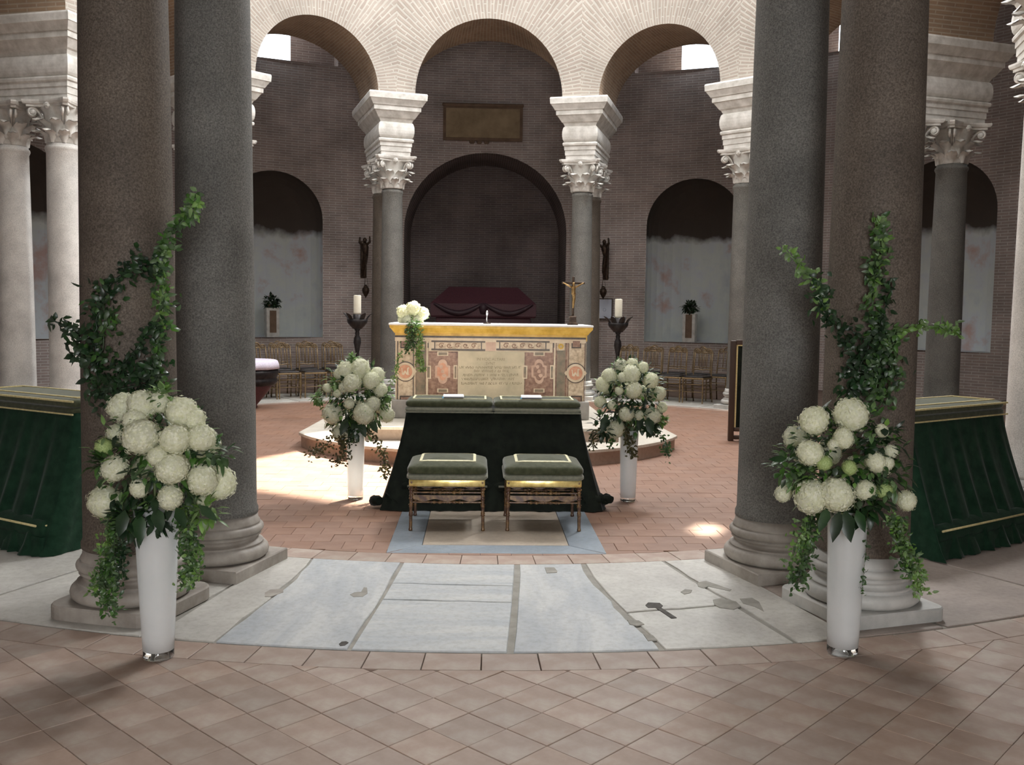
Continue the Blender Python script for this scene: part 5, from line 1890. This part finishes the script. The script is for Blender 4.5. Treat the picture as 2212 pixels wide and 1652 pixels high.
bouquet('large white hydrangea arrangement in the near vase by the right ivy column', vx, vy, .68,
        [(1758, 908, 34), (1838, 896, 40), (1822, 946, 25), (1750, 978, 30), (1800, 960, 14), (1892, 998, 24), (1915, 1000, 18), (1752, 1072, 42), (1806, 1068, 42), (1868, 1058, 24), (1692, 1066, 21), (1958, 1081, 25), (1905, 930, 16), (1925, 975, 16), (1780, 1000, 18, 1), (1835, 1010, 18, 1), (1910, 1060, 20, 1)],
        1820, 995, 135, 130, .22, 520, .052,
        [([(1760, 1110), (1745, 1170), (1730, 1230), (1715, 1265)], .030, 700, 'leaf', .022, -.03), ([(1740, 1120), (1725, 1180), (1705, 1240)], .028, 450, 'leaf_light', .022, -.02),
         ([(1860, 1120), (1862, 1180), (1855, 1240), (1850, 1280)], .028, 700, 'leaf', .014, -.04), ([(1930, 1110), (1950, 1170), (1975, 1220), (1990, 1280)], .030, 900, 'leaf_light', .018, -.02), ([(1940, 1120), (1945, 1190), (1965, 1240)], .030, 500, 'leaf', .02, -.02)],
        [(1700, 1000, 36, 'leaf'), (1900, 950, 44, 'leaf_dark'), (1880, 1090, 40, 'leaf_dark'), (1930, 1030, 34, 'leaf'), (1740, 1030, 30, 'leaf_light')],
        [(1815, 1100, 1800, 1172, .06), (1825, 1100, 1840, 1172, .07), (1790, 1095, 1770, 1150, .05), (1850, 1100, 1870, 1150, .05), (1700, 990, 1662, 992, .03)], 12, 110)
vx, vy = atz(768, 1078).x, -3.64
vase('white vase of flowers standing left of the draped kneeler', vx, vy, .063, .077, .60)
bouquet('round white hydrangea arrangement left of the draped kneeler', vx, vy, .60,
        [(748, 800, 22), (778, 796, 24), (802, 822, 21), (760, 827, 23), (815, 810, 19), (734, 808, 14), (742, 836, 12), (718, 893, 25), (786, 892, 27), (806, 872, 18), (754, 872, 13), (822, 842, 17), (836, 896, 18), (707, 838, 11), (728, 850, 10), (735, 935, 20)],
        768, 860, 76, 84, .27, 480, .060,
        [([(730, 930), (712, 955), (690, 970), (675, 980)], .035, 420, 'leaf_brown', .03, -.05), ([(745, 935), (735, 960), (745, 985), (722, 1000)], .035, 420, 'leaf_brown', .025, -.1), ([(800, 930), (815, 960), (830, 985), (832, 1030)], .035, 330, 'leaf_brown', .02, 0), ([(760, 930), (758, 955), (748, 975)], .035, 260, 'leaf_dark', .02, -.12)],
        [(835, 850, 14, 'leaf_light'), (820, 860, 14, 'leaf_light'), (800, 840, 12, 'leaf_light'), (728, 825, 9, 'leaf_light'), (763, 775, 8, 'leaf_light'), (684, 860, 8, 'leaf_light'), (770, 910, 26, 'leaf_dark')],  # fresh green sprays on the right put back light into leaf colour
        [(775, 905, 790, 945, .07), (750, 905, 735, 940, .07), (800, 905, 815, 935, .06)], 13, 170)
vx, vy = atz(1356, 1082).x, -3.64
vase('white vase of flowers standing right of the draped kneeler', vx, vy, .063, .077, .60)
bouquet('round white hydrangea arrangement right of the draped kneeler', vx, vy, .60,
        [(1341, 789, 15), (1366, 786, 14), (1389, 794, 14), (1363, 809, 22), (1316, 812, 18), (1302, 830, 18), (1369, 843, 20), (1406, 822, 19), (1424, 850, 17), (1337, 844, 10), (1297, 868, 15), (1322, 875, 11), (1353, 894, 18), (1410, 898, 20), (1330, 927, 23), (1430, 880, 13), (1380, 897, 12), (1345, 815, 12)],
        1362, 858, 74, 82, .27, 480, .060,
        [([(1358, 915), (1355, 940), (1362, 965), (1368, 985)], .035, 520, 'leaf_brown', .022, -.12), ([(1310, 920), (1295, 935), (1282, 950), (1270, 965)], .035, 330, 'leaf_brown', .025, 0), ([(1400, 920), (1425, 940), (1440, 960), (1445, 990)], .035, 300, 'leaf', .02, 0), ([(1330, 940), (1320, 960)], .035, 300, 'leaf', .02, 0)],
        [(1300, 925, 22, 'leaf_dark'), (1405, 920, 14, 'leaf_dark'), (1430, 910, 9, 'leaf_light'), (1360, 880, 26, 'leaf_dark'), (1340, 795, 10, 'leaf')],
        [(1310, 895, 1300, 935, .07), (1400, 900, 1408, 940, .08), (1385, 895, 1380, 930, .06)], 14, 60)
# flowers on the altar
ax, ay = at(891, 690, -.22).x, -.22
bouquet('low white hydrangea arrangement trailing over the left end of the altar', ax, ay, ZC,
        [(872, 674, 17), (893, 667, 18), (913, 677, 15), (880, 690, 13), (903, 692, 14), (868, 690, 10)],
        892, 682, 32, 22, .16, 120, .05,
        [([(895, 695), (890, 720), (893, 750)], .035, 900, 'leaf', .028, -.30), ([(900, 700), (908, 740), (905, 770), (912, 800)], .034, 650, 'leaf_light', .024, -.32), ([(880, 700), (882, 740), (880, 760)], .034, 500, 'leaf', .018, -.31), ([(866, 760), (858, 790), (852, 815), (846, 830)], .03, 260, 'leaf_light', .018, -.45)],
        [(885, 698, 14, 'leaf_light')], [], 15, 30, 2)

# ------------------------------------------------------------------ ivy on the brown foreground columns
def ivy(label, deg, strands, seed):
    rnd = random.Random(seed)
    c = P(RB, deg, 0)
    t = thing('ivy', label, 'ivy', (c.x, c.y-.30, 0.0), 0, 'ivy sprays on the foreground columns')
    base = Vector((c.x, c.y-.30, 0))
    for pts, L, per, mat, sp in strands:
        q = []
        for u, v in pts:
            f = at(u, v, c.y)
            if abs(f.x-c.x) < .25:
                p = atr(u, v, .275, c.x, c.y, True)
            else:
                p = at(u, v, c.y-.08)
            q.append(p-base)
        tag(obj('ivy_branch', vine_mesh(q, L, per, rnd, mat, sp, .004), t), kind='stuff')
    return t
ivy('dark ivy climbing the brown column behind the left vase', -(180-T1), [
    ([(345, 870), (348, 800), (342, 740), (350, 690), (352, 620), (345, 560), (365, 510), (400, 470), (428, 428)], .045, 260, 'leaf', .022),
    ([(350, 690), (352, 620), (345, 570), (360, 530)], .040, 220, 'leaf_light', .018),
    ([(395, 475), (415, 445), (430, 428)], .045, 260, 'leaf_light', .016),
    ([(205, 870), (212, 790), (205, 720), (215, 650), (245, 605), (290, 580), (345, 565)], .045, 300, 'leaf_dark', .030),
    ([(215, 780), (230, 700), (222, 640)], .045, 260, 'leaf', .030),
    ([(200, 830), (250, 815), (300, 800), (345, 790)], .05, 420, 'leaf_dark', .040),
    ([(210, 850), (260, 840), (310, 830), (340, 845)], .05, 360, 'leaf_dark', .035),
    ([(255, 810), (300, 745), (325, 715), (350, 700)], .045, 220, 'leaf_dark', .022),
    ([(200, 790), (172, 745), (150, 712), (112, 690)], .050, 130, 'leaf_dark', .020),
    ([(200, 730), (165, 705), (142, 700)], .050, 110, 'leaf_dark', .016),
    ([(205, 800), (175, 770), (150, 760)], .050, 90, 'leaf_dark', .014),
    ([(330, 820), (335, 770), (345, 735)], .040, 160, 'leaf', .016)], 31)
ivy('green ivy climbing the brown column behind the right vase', 180-T1, [
    ([(1890, 880), (1893, 800), (1896, 740), (1885, 680), (1888, 600), (1898, 540), (1900, 472)], .045, 300, 'leaf', .022),
    ([(1885, 640), (1890, 580), (1902, 520), (1898, 470)], .042, 240, 'leaf_light', .018),
    ([(1840, 880), (1845, 800), (1828, 730), (1795, 692), (1775, 650), (1772, 600)], .045, 280, 'leaf_dark', .026),
    ([(1778, 680), (1772, 620), (1748, 590), (1720, 565), (1690, 530)], .045, 170, 'leaf_light', .018),
    ([(1830, 850), (1860, 790), (1880, 740), (1900, 700)], .048, 420, 'leaf_dark', .040),
    ([(1835, 800), (1890, 810), (1930, 800)], .048, 420, 'leaf_dark', .042),
    ([(1900, 880), (1925, 820), (1920, 760), (1935, 710)], .048, 360, 'leaf', .032),
    ([(1910, 740), (1955, 715), (2000, 706), (2040, 708), (2068, 716)], .045, 190, 'leaf_light', .016),
    ([(1895, 700), (1915, 660), (1925, 600)], .042, 160, 'leaf_dark', .02)], 32)
